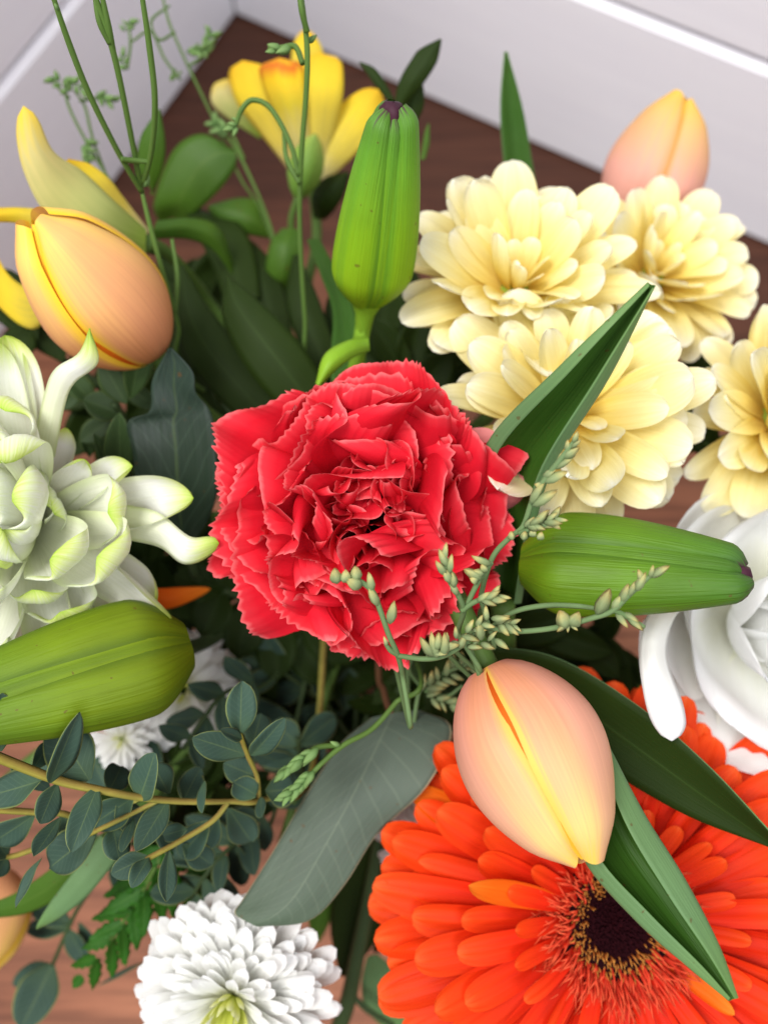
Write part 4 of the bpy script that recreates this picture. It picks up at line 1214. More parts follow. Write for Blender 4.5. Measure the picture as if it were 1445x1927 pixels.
def eucalyptus_branch():
    root = thing('eucalyptus_branch', P(500, 1506, 0.232), 'blue green eucalyptus branch with many small oval leaves below the olive lily bud', 'eucalyptus')
    S = M['euc_stem']
    d = 0.212
    tube('stem', [P(-30, 1414, 0.196), P(60, 1450, 0.201), P(115, 1470, 0.204), P(180, 1485, 0.207), P(260, 1500, 0.212), P(340, 1508, 0.217), P(430, 1508, 0.224), P(500, 1503, 0.234), P(590, 1440, 0.27),
                  V_MOUTH + Vector((-0.02, -0.02, 0.012)), V_MOUTH + Vector((0.01, 0.01, -0.09))], [0.0014, 0.0013, 0.0012, 0.0011, 0.001, 0.0009, 0.0008, 0.0009, 0.0012, 0.0014, 0.0014], S, root, n=60)
    tube('twig', [P(-30, 1522, 0.210), P(60, 1528, 0.213), P(118, 1531, 0.216), P(180, 1545, 0.224), P(262, 1502, 0.214)], [0.001, 0.0009, 0.0009, 0.0008, 0.0008], S, root)
    tube('twig', [P(168, 1570, 0.216), P(220, 1545, 0.215), P(296, 1508, 0.215)], 0.0007, S, root)
    tube('twig', [P(276, 1617, 0.215), P(340, 1582, 0.217), P(400, 1545, 0.221), P(430, 1509, 0.224)], 0.0008, S, root)
    tube('twig', [P(452, 1382, 0.216), P(466, 1422, 0.220), P(484, 1462, 0.225), P(488, 1504, 0.232)], 0.0007, S, root)
    tube('twig', [P(-20, 1600, 0.226), P(15, 1612, 0.226), P(66, 1598, 0.224), P(140, 1575, 0.222), P(180, 1565, 0.218)], 0.0008, S, root)
    rows = [(95, 1474, 144, 1340, 42, .200, .188, .5), (168, 1468, 105, 1365, 76, .208, .216, -.2), (82, 1468, -24, 1502, 54, .206, .212, .3), (108, 1476, 76, 1546, 42, .204, .198, -.4), (184, 1482, 137, 1594, 46, .207, .195, .2),
            (250, 1502, 180, 1546, 52, .214, .222, -.3), (178, 1568, 88, 1634, 64, .217, .216, .2), (113, 1540, 68, 1614, 32, .214, .203, .5), (65, 1534, -12, 1588, 48, .216, .222, -.3), (80, 1614, 33, 1703, 20, .216, .210, .8),
            (0, 1414, 2, 1306, 50, .196, .190, .3), (-6, 1420, -40, 1330, 40, .20, .205, .2), (262, 1506, 296, 1418, 52, .213, .205, -.5), (316, 1506, 260, 1602, 44, .216, .205, .3), (214, 1558, 224, 1622, 44, .220, .214, -.3),
            (252, 1540, 232, 1602, 22, .218, .210, .6), (352, 1560, 306, 1572, 28, .218, .222, .2), (279, 1612, 214, 1642, 40, .215, .212, -.2), (281, 1614, 250, 1662, 30, .214, .205, .3), (318, 1600, 311, 1696, 30, .217, .208, -.2),
            (318, 1494, 288, 1436, 46, .219, .228, .2), (452, 1384, 455, 1288, 48, .217, .214, .1), (462, 1420, 366, 1386, 48, .219, .210, -.3), (473, 1422, 531, 1360, 36, .219, .209, .4), (456, 1390, 414, 1374, 20, .216, .207, .2),
            (484, 1462, 428, 1440, 46, .226, .232, .2), (482, 1496, 438, 1468, 42, .228, .222, -.3), (490, 1500, 494, 1538, 22, .230, .222, .6), (500, 1490, 556, 1484, 52, .232, .240, .1), (386, 1470, 384, 1528, 20, .219, .211, .8),
            (475, 1404, 492, 1340, 42, .226, .234, -.1), (395, 1545, 350, 1602, 46, .226, .235, .2), (410, 1535, 380, 1600, 40, .228, .236, -.2), (430, 1520, 470, 1580, 48, .236, .246, .1), (20, 1440, 90, 1480, 30, .21, .218, .5),
            (118, 1530, 150, 1585, 40, .22, .23, .3), (16, 1612, -20, 1570, 36, .226, .22, .4), (14, 1612, -10, 1650, 30, .226, .22, -.4), (345, 1508, 372, 1452, 40, .222, .232, .2), (380, 1512, 350, 1460, 44, .224, .234, -.2),
            (205, 1490, 232, 1440, 44, .214, .226, .2), (225, 1500, 262, 1560, 42, .216, .226, .2), (300, 1545, 330, 1600, 40, .224, .232, -.3), (345, 1590, 392, 1620, 40, .23, .24, .2), (60, 1450, 96, 1400, 30, .206, .214, .4)]
    for k, (bx, by, tx, ty, w, d0, d1, ro) in enumerate(rows):
        leaf_px(unit_euc[(k * 5) % 12], root, (bx, by), (tx + (tx - bx) * 0.06, ty + (ty - by) * 0.06), w * 1.22, d0, d1, ro)


eucalyptus_branch()


def deep_eucalyptus(label, pts, n, wpx, seed, parent_base, spread=90, mat_meshes=None, L=(60, 105)):
    """a twig of leaves deeper in the bouquet: pts (px, py, d)"""
    rng = random.Random(seed)
    C = spline([P(*q) for q in pts], 40)
    root = thing('eucalyptus_branch', Vector(C[-1]), label, 'eucalyptus')
    tube('stem', [P(*q) for q in pts] + [V_MOUTH + Vector((rng.uniform(-.03, .03), rng.uniform(-.03, .03), 0.012)), V_MOUTH + Vector((0, 0, -0.09))], [0.0008] * len(pts) + [0.0014, 0.0014], M['stem_dark'], root, n=40)
    xs = spline(pts, 60)
    for k in range(n):
        i = int((k // 2 + 0.5) / (n / 2) * 58)
        px, py, d = xs[i]
        tx = xs[min(59, i + 2)] - xs[max(0, i - 2)]
        a = math.atan2(-tx[1], -tx[0]) + (1 if k % 2 else -1) * rng.uniform(0.6, 1.35)
        ln = rng.uniform(*L)
        leaf_px(rng.choice(mat_meshes or unit_euc), root, (px, py), (px + ln * math.cos(a), py + ln * math.sin(a)), wpx * rng.uniform(0.8, 1.2), d, d + rng.uniform(-0.016, 0.012), rng.uniform(-0.6, 0.6))
    return root


deep_eucalyptus('dark eucalyptus twig deep in the shade below the carnation', [(470, 1230, 0.295), (540, 1270, 0.30), (610, 1320, 0.31), (670, 1350, 0.32)], 10, 42, 1, None)
deep_eucalyptus('eucalyptus twig in the shade left of the broad grey eucalyptus leaf', [(560, 1390, 0.265), (570, 1450, 0.275), (590, 1500, 0.29), (640, 1500, 0.31)], 14, 50, 2, None)
deep_eucalyptus('eucalyptus twig hanging between the serrated leaf and the white pompon chrysanthemum', [(360, 1690, 0.262), (400, 1630, 0.262), (450, 1580, 0.268), (520, 1520, 0.285)], 14, 42, 3, None)
deep_eucalyptus('brown stemmed twig with dark leaves across the green hearted white chrysanthemum', [(345, 1410, 0.262), (385, 1350, 0.262), (430, 1300, 0.268), (520, 1270, 0.295)], 8, 36, 4, None, L=(60, 85))
low = deep_eucalyptus('lone low eucalyptus twig with two round leaves over the bare table', [(100, 1815, 0.300), (130, 1745, 0.296), (160, 1690, 0.294), (230, 1600, 0.30), (380, 1480, 0.32)], 4, 46, 6, None, L=(70, 90))
leaf_px(unit_euc[1], low, (100, 1815), (42, 1935), 78, 0.300, 0.290, 0.2)
leaf_px(unit_euc[2], low, (98, 1815), (30, 1850), 40, 0.302, 0.310, 0.2)
leaf_px(unit_euc[3], low, (135, 1740), (60, 1705), 42, 0.298, 0.300, 0.2)
leaf_px(unit_euc[4], low, (150, 1735), (175, 1790), 26, 0.298, 0.30, 0.4)
leaf_px(unit_euc[5], low, (275, 1810), (185, 1862), 12, 0.30, 0.30, 0.9)

# the broad grey eucalyptus leaf
g_leaf = thing('eucalyptus_leaf', P(690, 1345, 0.262), 'broad grey green eucalyptus leaf with wavy pale edge above the white pompon chrysanthemum', 'leaf')
blade('blade', [[(700, 1352, 0.258), (640, 1402, 0.252), (575, 1500, 0.246), (510, 1610, 0.240), (458, 1692, 0.236), (442, 1718, 0.234), (462, 1734, 0.232)],
                [(735, 1342, 0.256), (690, 1392, 0.247), (648, 1490, 0.240), (610, 1600, 0.235), (560, 1690, 0.230), (512, 1726, 0.229), (474, 1738, 0.231)],
                [(790, 1338, 0.258), (850, 1372, 0.248), (806, 1476, 0.239), (712, 1566, 0.241), (650, 1662, 0.237), (584, 1730, 0.234), (486, 1742, 0.232)]],
      [M['euc_big']], g_leaf, n=34, across=21)
tube('stalk', [P(735, 1344, 0.257), P(722, 1300, 0.270), P(712, 1240, 0.285), V_MOUTH + Vector((0.0, 0.0, 0.012)), V_MOUTH + Vector((0, 0, -0.09))], [0.0012, 0.0012, 0.0012, 0.0015, 0.0015], M['brown_twig'], g_leaf)

# stout eucalyptus stem bottom centre with dark leaves
e_stem = thing('eucalyptus_shoot', P(625, 1950, 0.31), 'stout grey green stem with dark leaves between the white pompon chrysanthemum and the gerbera', 'eucalyptus')
tube('stem', [P(612, 1990, 0.325), P(650, 1900, 0.315), P(672, 1800, 0.305), P(695, 1690, 0.298), P(715, 1580, 0.295), P(730, 1480, 0.30), V_MOUTH + Vector((0.012, -0.028, 0.012)), V_MOUTH + Vector((0, 0, -0.09))],
     [0.0034, 0.0034, 0.0030, 0.0028, 0.0026, 0.0026, 0.003, 0.003], M['stem_dark'], e_stem, n=40)
tube('twig', [P(662, 1870, 0.312), P(690, 1900, 0.312), P(740, 1930, 0.314)], 0.0012, M['stem_dark'], e_stem)
blade('leaf', [[(690, 1560, 0.302), (640, 1640, 0.312), (622, 1740, 0.318), (640, 1835, 0.322)], [(705, 1570, 0.300), (680, 1650, 0.306), (668, 1750, 0.312), (648, 1838, 0.320)], [(720, 1570, 0.302), (720, 1660, 0.312), (710, 1760, 0.318), (656, 1836, 0.322)]], [M['leaf_deep']], e_stem)
blade('leaf', [[(745, 1480, 0.302), (770, 1540, 0.310), (745, 1640, 0.316), (700, 1790, 0.320)], [(750, 1480, 0.30), (795, 1550, 0.308), (775, 1650, 0.312), (712, 1792, 0.318)], [(755, 1480, 0.302), (830, 1560, 0.312), (810, 1680, 0.318), (730, 1790, 0.320)]], [M['leaf_deep']], e_stem)
blade('leaf', [[(690, 1800, 0.316), (680, 1850, 0.322), (690, 1900, 0.326), (740, 1950, 0.328)], [(700, 1795, 0.314), (715, 1840, 0.318), (735, 1890, 0.322), (752, 1950, 0.326)], [(710, 1795, 0.316), (750, 1830, 0.322), (775, 1880, 0.326), (765, 1950, 0.328)]], [M['tulip_leaf_back']], e_stem)
blade('leaf', [[(600, 1600, 0.31), (585, 1660, 0.318), (580, 1720, 0.322), (590, 1770, 0.326)], [(612, 1600, 0.308), (605, 1660, 0.314), (602, 1720, 0.318), (596, 1772, 0.324)], [(622, 1600, 0.31), (630, 1660, 0.318), (625, 1720, 0.322), (602, 1770, 0.326)]], [M['leaf_mid']], e_stem)

# ------------------------------------------------------------------ dark lobed leaf and box twig
d_leaf = thing('dark_leaf', P(350, 1010, 0.275), 'blue black glossy leaf with ragged edge left of the carnation', 'leaf')
blade('blade', [[(346, 1030, 0.262), (296, 985, 0.258), (262, 930, 0.253), (250, 850, 0.249), (240, 795, 0.247), (282, 775, 0.246), (286, 720, 0.243), (304, 680, 0.240), (320, 657, 0.238)],
                [(350, 1030, 0.266), (340, 985, 0.262), (336, 930, 0.258), (334, 850, 0.254), (332, 795, 0.251), (330, 770, 0.249), (328, 722, 0.246), (325, 682, 0.242), (321, 655, 0.239)],
                [(356, 1030, 0.262), (388, 985, 0.258), (408, 930, 0.254), (408, 850, 0.250), (402, 795, 0.248), (390, 765, 0.247), (368, 740, 0.244), (362, 700, 0.241), (323, 657, 0.238)]],
      [M['leaf_dark']], d_leaf, n=40, across=17)
tube('stalk', [P(350, 1025, 0.266), P(400, 1090, 0.29), V_MOUTH + Vector((-0.03, 0.0, 0.012)), V_MOUTH + Vector((0.01, 0, -0.09))], 0.0016, M['stem_dark'], d_leaf)

unit_box = [leaf_mesh('leaf', 1.0, 0.5, [M['leaf_small']], fold=random.uniform(0.1, 0.3), bend=random.uniform(-0.3, 0.3), seed=i, peak=0.48, thick=0.01, tip=0.75) for i in range(4)]
b_twig = thing('box_twig', P(230, 780, 0.275), 'twig of small dark oval leaves between the green tipped chrysanthemum and the dark leaf', 'twig')
tube('stem', [P(214, 760, 0.258), P(240, 800, 0.266), P(290, 930, 0.285), V_MOUTH + Vector((-0.028, 0.01, 0.012)), V_MOUTH + Vector((0.01, 0, -0.09))], 0.0011, M['stem_dark'], b_twig)
for k, (bx, by, tx, ty, w, d0, d1, ro) in enumerate([(246, 750, 274, 628, 52, .258, .246, .2), (238, 760, 190, 680, 52, .259, .252, -.2), (232, 780, 158, 750, 58, .262, .256, .2), (228, 918, 224, 780, 56, .262, .246, -.15), (226, 915, 178, 816, 34, .266, .256, .4),
                                                     (210, 790, 150, 830, 46, .266, .264, .2), (180, 760, 122, 700, 44, .268, .262, .2), (170, 860, 160, 800, 30, .27, .266, .3), (246, 948, 282, 918, 14, .262, .25, .6), (240, 930, 190, 980, 40, .27, .27, .1),
                                                     (150, 720, 118, 770, 38, .27, .266, .1), (230, 720, 300, 770, 40, .272, .27, .2)]):
    leaf_px(unit_box[k % 4], b_twig, (bx, by), (tx, ty), w, d0, d1, ro)

# serrated leaf lower left
def toothed_mesh(name, mat, seed):
    """a narrow leaflet with toothed margins, unit length"""
    rng = np.random.default_rng(seed)
    nt_ = 22
    V = np.zeros((nt_, 5, 3))
    for i in range(nt_):
        t = i / (nt_ - 1)
        w = 0.5 * math.sin(math.pi * min(1, 0.12 + 0.88 * t) ** 0.8) ** 0.8 * (0.62 + 0.38 * (1 - (t * 4.2 + 0.2) % 1.0)) + 0.01
        for j, q in enumerate(np.linspace(-1, 1, 5)):
            V[i, j] = (q * w, t + abs(q) * 0.05, 0.10 * abs(q) * w + 0.05 * math.sin(5 * t + seed) * q)
    return grid_mesh(name, V, [mat], 0.006)


unit_fern = [toothed_mesh('leaflet', M['fern'], i) for i in range(3)]
s_leaf = thing('serrated_leaf', P(330, 1590, 0.268), 'bright green deeply toothed leaf pointing down over the bare table', 'leaf')


def pinnate(pts, n, L, w):
    xs = spline(pts, 50)
    for k in range(n):
        f = k / n
        i = int(f * 46)
        px, py, d = xs[i]
        th = math.atan2(xs[i + 2][1] - xs[i][1], xs[i + 2][0] - xs[i][0])
        for side in (-1, 1):
            ln = L * (1 - 0.62 * f) * random.uniform(0.85, 1.1)
            a = th + side * random.uniform(0.5, 0.72)
            leaf_px(unit_fern[(k + side) % 3], s_leaf, (px, py), (px + ln * math.cos(a), py + ln * math.sin(a)), w * (1 - 0.5 * f), d, d + random.uniform(-0.003, 0.006), side * 0.25, name='leaflet')
    px, py, d = xs[45]
    leaf_px(unit_fern[0], s_leaf, (px, py), tuple(pts[-1][:2]), w * 0.55, d, d, 0, name='leaflet')


pinnate([(312, 1600, 0.262), (262, 1690, 0.264), (208, 1770, 0.268), (138, 1858, 0.274)], 7, 118, 46)
pinnate([(400, 1600, 0.270), (380, 1650, 0.272), (365, 1690, 0.276), (356, 1740, 0.28)], 4, 80, 36)
tube('stalk', [P(208, 1770, 0.2685), P(262, 1690, 0.2645), P(312, 1600, 0.2625), P(400, 1490, 0.29), V_MOUTH + Vector((-0.026, -0.02, 0.012)), V_MOUTH + Vector((0.01, 0, -0.09))], 0.0008, M['stem'], s_leaf)

# strap leaves below the eucalyptus branch
k_leaf = thing('strap_leaf', P(200, 1560, 0.25), 'pair of bright green strap leaves showing below the eucalyptus branch', 'leaf')
blade('blade', [[(190, 1570, 0.250), (140, 1640, 0.248), (95, 1700, 0.248), (68, 1745, 0.248)], [(205, 1590, 0.248), (150, 1660, 0.246), (100, 1715, 0.246), (68, 1746, 0.248)], [(225, 1610, 0.250), (170, 1680, 0.248), (115, 1725, 0.248), (70, 1747, 0.249)]], [M['tulip_leaf_back']], k_leaf)
blade('blade', [[(150, 1590, 0.262), (90, 1640, 0.262), (30, 1680, 0.264), (-20, 1700, 0.266)], [(160, 1610, 0.260), (100, 1665, 0.260), (40, 1700, 0.262), (-20, 1715, 0.265)], [(170, 1640, 0.262), (110, 1690, 0.262), (50, 1718, 0.264), (-20, 1728, 0.266)]], [M['leaf_mid']], k_leaf)
tube('stem', [P(180, 1600, 0.2545), P(300, 1480, 0.28), V_MOUTH + Vector((-0.022, -0.025, 0.012)), V_MOUTH + Vector((0.01, 0, -0.09))], [0.003, 0.002, 0.002, 0.002], M['stem'], k_leaf)

# small leafy shoot behind the upright lily bud
t_shoot = thing('leafy_shoot', P(760, 300, 0.31), 'green shoot with a nicked leaf behind the tip of the upright lily bud', 'shoot')
blade('leaf', [[(740, 200, 0.288), (752, 150, 0.284), (775, 110, 0.281), (790, 92, 0.280), (828, 72, 0.278)], [(752, 198, 0.286), (772, 155, 0.281), (792, 125, 0.279), (808, 104, 0.278), (829, 73, 0.277)], [(765, 196, 0.288), (795, 160, 0.284), (818, 125, 0.281), (826, 104, 0.280), (831, 76, 0.278)]], [M['leaf_deep']], t_shoot)
blade('leaf', [[(755, 240, 0.296), (758, 200, 0.293), (768, 175, 0.291), (790, 148, 0.29)], [(766, 242, 0.294), (775, 205, 0.290), (782, 180, 0.289), (792, 148, 0.29)], [(778, 242, 0.296), (796, 205, 0.293), (798, 175, 0.291), (794, 148, 0.29)]], [M['leaf_deep']], t_shoot)
blade('leaf', [[(790, 300, 0.30), (795, 270, 0.299), (800, 245, 0.298), (806, 232, 0.298)], [(795, 300, 0.299), (800, 270, 0.297), (804, 245, 0.297), (807, 232, 0.298)], [(800, 300, 0.30), (808, 270, 0.299), (808, 245, 0.298), (808, 233, 0.298)]], [M['leaf_mid']], t_shoot)
blade('leaf', [[(735, 195, 0.29), (705, 160, 0.288), (688, 135, 0.287), (676, 118, 0.287)], [(738, 190, 0.289), (712, 152, 0.286), (694, 128, 0.286), (677, 117, 0.287)], [(742, 186, 0.29), (720, 146, 0.288), (702, 126, 0.287), (678, 116, 0.287)]], [M['leaf_deep']], t_shoot)
tube('stem', [P(742, 196, 0.287), P(752, 260, 0.296), P(758, 420, 0.32), P(740, 640, 0.345), V_MOUTH + Vector((0.015, 0.03, 0.012)), V_MOUTH + Vector((0, 0, -0.09))], 0.0012, M['stem'], t_shoot, n=30)

# dark lily leaves filling the middle left
f_stem = thing('lily_plant', P(480, 760, 0.31), 'lily stem with long dark green leaves behind the carnation and the apricot tulip', 'lily plant')
for ln in [[[(640, 760, 0.275), (560, 640, 0.272), (480, 560, 0.272), (430, 520, 0.274)], [(600, 780, 0.272), (520, 670, 0.267), (450, 580, 0.268), (428, 518, 0.272)], [(560, 800, 0.275), (470, 700, 0.272), (420, 600, 0.273), (426, 522, 0.274)]],
           [[(560, 790, 0.285), (440, 640, 0.282), (380, 560, 0.282), (345, 500, 0.284)], [(520, 800, 0.282), (400, 670, 0.277), (355, 580, 0.278), (342, 500, 0.282)], [(470, 810, 0.285), (360, 690, 0.282), (330, 600, 0.283), (338, 504, 0.284)]],
           [[(480, 830, 0.290), (400, 740, 0.290), (340, 640, 0.292), (320, 560, 0.296)], [(450, 850, 0.288), (360, 760, 0.286), (318, 660, 0.288), (316, 560, 0.294)], [(420, 860, 0.290), (330, 770, 0.290), (300, 670, 0.292), (312, 562, 0.296)]],
           [[(660, 740, 0.300), (620, 620, 0.30), (590, 540, 0.302), (560, 480, 0.306)], [(640, 745, 0.298), (590, 630, 0.296), (565, 545, 0.298), (556, 480, 0.304)], [(610, 750, 0.300), (560, 640, 0.30), (540, 560, 0.302), (552, 482, 0.306)]],
           [[(420, 560, 0.318), (400, 500, 0.322), (370, 440, 0.326), (350, 400, 0.33)], [(450, 560, 0.316), (440, 490, 0.318), (410, 430, 0.322), (360, 396, 0.328)], [(490, 560, 0.318), (480, 480, 0.322), (450, 420, 0.326), (380, 394, 0.33)]],
           [[(500, 640, 0.318), (470, 560, 0.322), (450, 500, 0.326), (440, 440, 0.33)], [(520, 640, 0.316), (500, 555, 0.318), (480, 490, 0.322), (450, 438, 0.328)], [(550, 640, 0.318), (540, 560, 0.322), (510, 490, 0.326), (460, 440, 0.33)]]]:
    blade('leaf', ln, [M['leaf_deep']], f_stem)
tube('stem', [P(470, 560, 0.318), P(520, 700, 0.31), P(580, 800, 0.315), V_MOUTH + Vector((-0.015, 0.02, 0.012)), V_MOUTH + Vector((0.01, 0, -0.09))], 0.0026, M['stem_dark'], f_stem)

# foliage behind the tulip at the left edge and under the blooms
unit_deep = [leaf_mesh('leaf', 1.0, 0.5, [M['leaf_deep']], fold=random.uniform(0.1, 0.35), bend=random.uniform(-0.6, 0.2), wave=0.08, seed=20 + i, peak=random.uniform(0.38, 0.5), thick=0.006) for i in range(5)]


def filler(label, pts, rows, seed, mats=None, cat='foliage', mat='stem_dark'):
    rng = random.Random(seed)
    root = thing('foliage_stem', P(*pts[0]), label, cat)
    q = V_MOUTH + Vector((rng.uniform(-.03, .03), rng.uniform(-.03, .03), 0.012))
    tube('stem', [P(*p) for p in pts] + [q, V_MOUTH + Vector((0, 0, -0.09))], 0.0016, M[mat], root, n=30)
    for (bx, by, tx, ty, w, d0, d1, ro) in rows:
        leaf_px(rng.choice(mats or unit_deep), root, (bx, by), (tx, ty), w, d0, d1, ro)


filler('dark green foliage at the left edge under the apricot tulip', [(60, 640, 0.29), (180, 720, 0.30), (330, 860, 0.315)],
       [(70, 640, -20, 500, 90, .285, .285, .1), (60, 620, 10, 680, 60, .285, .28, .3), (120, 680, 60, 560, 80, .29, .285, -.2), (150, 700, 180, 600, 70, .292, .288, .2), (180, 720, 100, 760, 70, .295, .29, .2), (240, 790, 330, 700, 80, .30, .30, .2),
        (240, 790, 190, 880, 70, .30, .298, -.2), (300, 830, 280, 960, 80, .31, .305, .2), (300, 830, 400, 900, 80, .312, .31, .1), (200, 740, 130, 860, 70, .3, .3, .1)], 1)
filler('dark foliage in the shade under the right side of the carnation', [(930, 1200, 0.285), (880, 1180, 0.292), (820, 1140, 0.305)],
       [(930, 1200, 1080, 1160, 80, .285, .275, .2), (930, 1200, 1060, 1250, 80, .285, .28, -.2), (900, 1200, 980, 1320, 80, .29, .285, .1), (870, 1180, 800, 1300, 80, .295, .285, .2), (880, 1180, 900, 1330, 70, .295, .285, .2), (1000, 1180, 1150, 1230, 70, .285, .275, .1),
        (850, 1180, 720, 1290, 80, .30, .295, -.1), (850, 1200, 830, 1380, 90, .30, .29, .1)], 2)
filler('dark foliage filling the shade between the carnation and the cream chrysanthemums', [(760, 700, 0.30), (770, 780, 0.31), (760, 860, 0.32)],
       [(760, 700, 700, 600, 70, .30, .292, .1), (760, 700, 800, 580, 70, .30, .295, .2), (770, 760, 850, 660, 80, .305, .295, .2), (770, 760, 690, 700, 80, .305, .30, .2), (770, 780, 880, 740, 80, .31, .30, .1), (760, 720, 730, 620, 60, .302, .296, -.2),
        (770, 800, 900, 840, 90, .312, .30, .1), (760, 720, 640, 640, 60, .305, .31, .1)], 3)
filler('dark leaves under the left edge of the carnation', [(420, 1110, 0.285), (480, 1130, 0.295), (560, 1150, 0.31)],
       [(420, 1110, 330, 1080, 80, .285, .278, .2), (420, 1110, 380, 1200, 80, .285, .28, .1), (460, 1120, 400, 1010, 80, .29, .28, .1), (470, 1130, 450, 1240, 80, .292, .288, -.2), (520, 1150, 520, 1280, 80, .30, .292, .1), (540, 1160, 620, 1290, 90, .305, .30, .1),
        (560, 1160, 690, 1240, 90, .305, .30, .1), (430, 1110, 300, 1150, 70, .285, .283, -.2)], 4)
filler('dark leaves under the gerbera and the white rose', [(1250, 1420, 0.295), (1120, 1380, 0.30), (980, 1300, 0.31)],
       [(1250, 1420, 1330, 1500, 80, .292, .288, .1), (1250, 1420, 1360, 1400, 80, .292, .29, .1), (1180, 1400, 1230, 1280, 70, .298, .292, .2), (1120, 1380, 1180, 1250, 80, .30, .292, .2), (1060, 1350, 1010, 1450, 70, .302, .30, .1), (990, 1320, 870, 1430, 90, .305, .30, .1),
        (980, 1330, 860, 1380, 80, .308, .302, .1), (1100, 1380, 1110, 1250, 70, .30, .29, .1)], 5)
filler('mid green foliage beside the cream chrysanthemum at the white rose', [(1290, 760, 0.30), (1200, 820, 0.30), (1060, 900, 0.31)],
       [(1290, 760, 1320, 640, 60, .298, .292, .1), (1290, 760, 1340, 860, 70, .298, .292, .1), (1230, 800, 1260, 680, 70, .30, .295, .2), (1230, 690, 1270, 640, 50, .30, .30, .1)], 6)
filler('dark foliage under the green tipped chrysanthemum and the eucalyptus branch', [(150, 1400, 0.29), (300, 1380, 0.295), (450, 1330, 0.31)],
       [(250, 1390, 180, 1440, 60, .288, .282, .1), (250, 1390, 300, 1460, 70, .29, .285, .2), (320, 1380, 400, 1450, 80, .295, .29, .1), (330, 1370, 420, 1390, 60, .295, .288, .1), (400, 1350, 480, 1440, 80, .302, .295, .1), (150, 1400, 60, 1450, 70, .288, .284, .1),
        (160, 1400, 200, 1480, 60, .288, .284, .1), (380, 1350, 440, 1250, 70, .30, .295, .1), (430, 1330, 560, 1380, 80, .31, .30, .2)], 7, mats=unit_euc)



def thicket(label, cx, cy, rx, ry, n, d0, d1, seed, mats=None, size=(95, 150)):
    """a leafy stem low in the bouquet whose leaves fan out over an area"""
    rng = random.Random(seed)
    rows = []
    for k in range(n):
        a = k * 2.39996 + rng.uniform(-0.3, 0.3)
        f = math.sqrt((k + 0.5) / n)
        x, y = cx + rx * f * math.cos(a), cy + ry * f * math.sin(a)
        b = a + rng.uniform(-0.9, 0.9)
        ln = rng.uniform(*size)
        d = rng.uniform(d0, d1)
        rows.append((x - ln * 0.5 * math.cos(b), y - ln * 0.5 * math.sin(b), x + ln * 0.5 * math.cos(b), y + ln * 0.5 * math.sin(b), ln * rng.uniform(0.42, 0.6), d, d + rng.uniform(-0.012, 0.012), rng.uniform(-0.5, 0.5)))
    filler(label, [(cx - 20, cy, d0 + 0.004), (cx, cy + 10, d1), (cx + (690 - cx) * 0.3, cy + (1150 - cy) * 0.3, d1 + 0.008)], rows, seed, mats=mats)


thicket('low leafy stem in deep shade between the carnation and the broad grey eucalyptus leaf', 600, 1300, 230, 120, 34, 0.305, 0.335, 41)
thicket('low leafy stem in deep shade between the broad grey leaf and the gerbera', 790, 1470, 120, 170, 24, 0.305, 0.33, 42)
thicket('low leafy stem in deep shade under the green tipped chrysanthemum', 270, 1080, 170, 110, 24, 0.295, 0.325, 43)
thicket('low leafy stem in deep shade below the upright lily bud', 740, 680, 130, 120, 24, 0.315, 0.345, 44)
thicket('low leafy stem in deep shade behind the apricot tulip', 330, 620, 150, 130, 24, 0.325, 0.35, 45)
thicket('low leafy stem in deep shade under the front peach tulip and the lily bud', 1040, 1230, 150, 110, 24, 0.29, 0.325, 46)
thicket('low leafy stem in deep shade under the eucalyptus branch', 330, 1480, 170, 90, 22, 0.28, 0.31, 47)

# orange petal tips peeping out below the green tipped chrysanthemum
o_flower = thing('orange_flower', P(300, 1150, 0.29), 'orange flower hidden under the green tipped white chrysanthemum, only petal edges showing', 'flower')
blade('petal', [[(200, 1150, 0.262), (270, 1150, 0.26), (330, 1142, 0.262), (396, 1118, 0.270)], [(200, 1130, 0.26), (270, 1130, 0.257), (335, 1124, 0.259), (396, 1108, 0.268)], [(200, 1105, 0.262), (270, 1108, 0.26), (330, 1106, 0.262), (394, 1098, 0.270)]], [M['gerbera_orange']], o_flower, tip=0.4, thick=0.0003)
blade('petal', [[(240, 1140, 0.27), (120, 1170, 0.262), (40, 1190, 0.256), (-10, 1205, 0.25)], [(240, 1155, 0.268), (120, 1190, 0.26), (40, 1208, 0.254), (-10, 1218, 0.248)], [(240, 1170, 0.27), (120, 1210, 0.262), (40, 1225, 0.256), (-10, 1230, 0.25)]], [M['gerbera_orange']], o_flower, tip=0.4, thick=0.0003)
tube('stem', [P(205, 1130, 0.262), P(300, 1150, 0.285), P(450, 1140, 0.305), V_MOUTH + Vector((-0.02, 0.0, 0.012)), V_MOUTH + Vector((0.01, 0, -0.09))], 0.0018, M['stem'], o_flower)


# ------------------------------------------------------------------ sprigs with tiny buds
def bud_mesh(name, mat, seed, plump=0.30, split=True):
    rng = np.random.default_rng(seed)
    a = np.linspace(0, 2 * math.pi, 8, endpoint=False)
    ph = rng.uniform(0, 6)
    rows = [(0.0, 0.25), (0.12, 0.7), (0.35, 1.0), (0.6, 0.85), (0.82, 0.5), (1.0, 0.06)]
    V = np.array([[(plump * r * (1 + 0.22 * math.cos(3 * b + ph)) * math.cos(b), h + (0.08 * math.cos(3 * b + ph) * (h > 0.7)), plump * r * (1 + 0.22 * math.cos(3 * b + ph)) * math.sin(b) + 0.06 * math.sin(3 * h)) for b in a] for h, r in rows])
    return grid_mesh(name, V, [mat], closed=True)


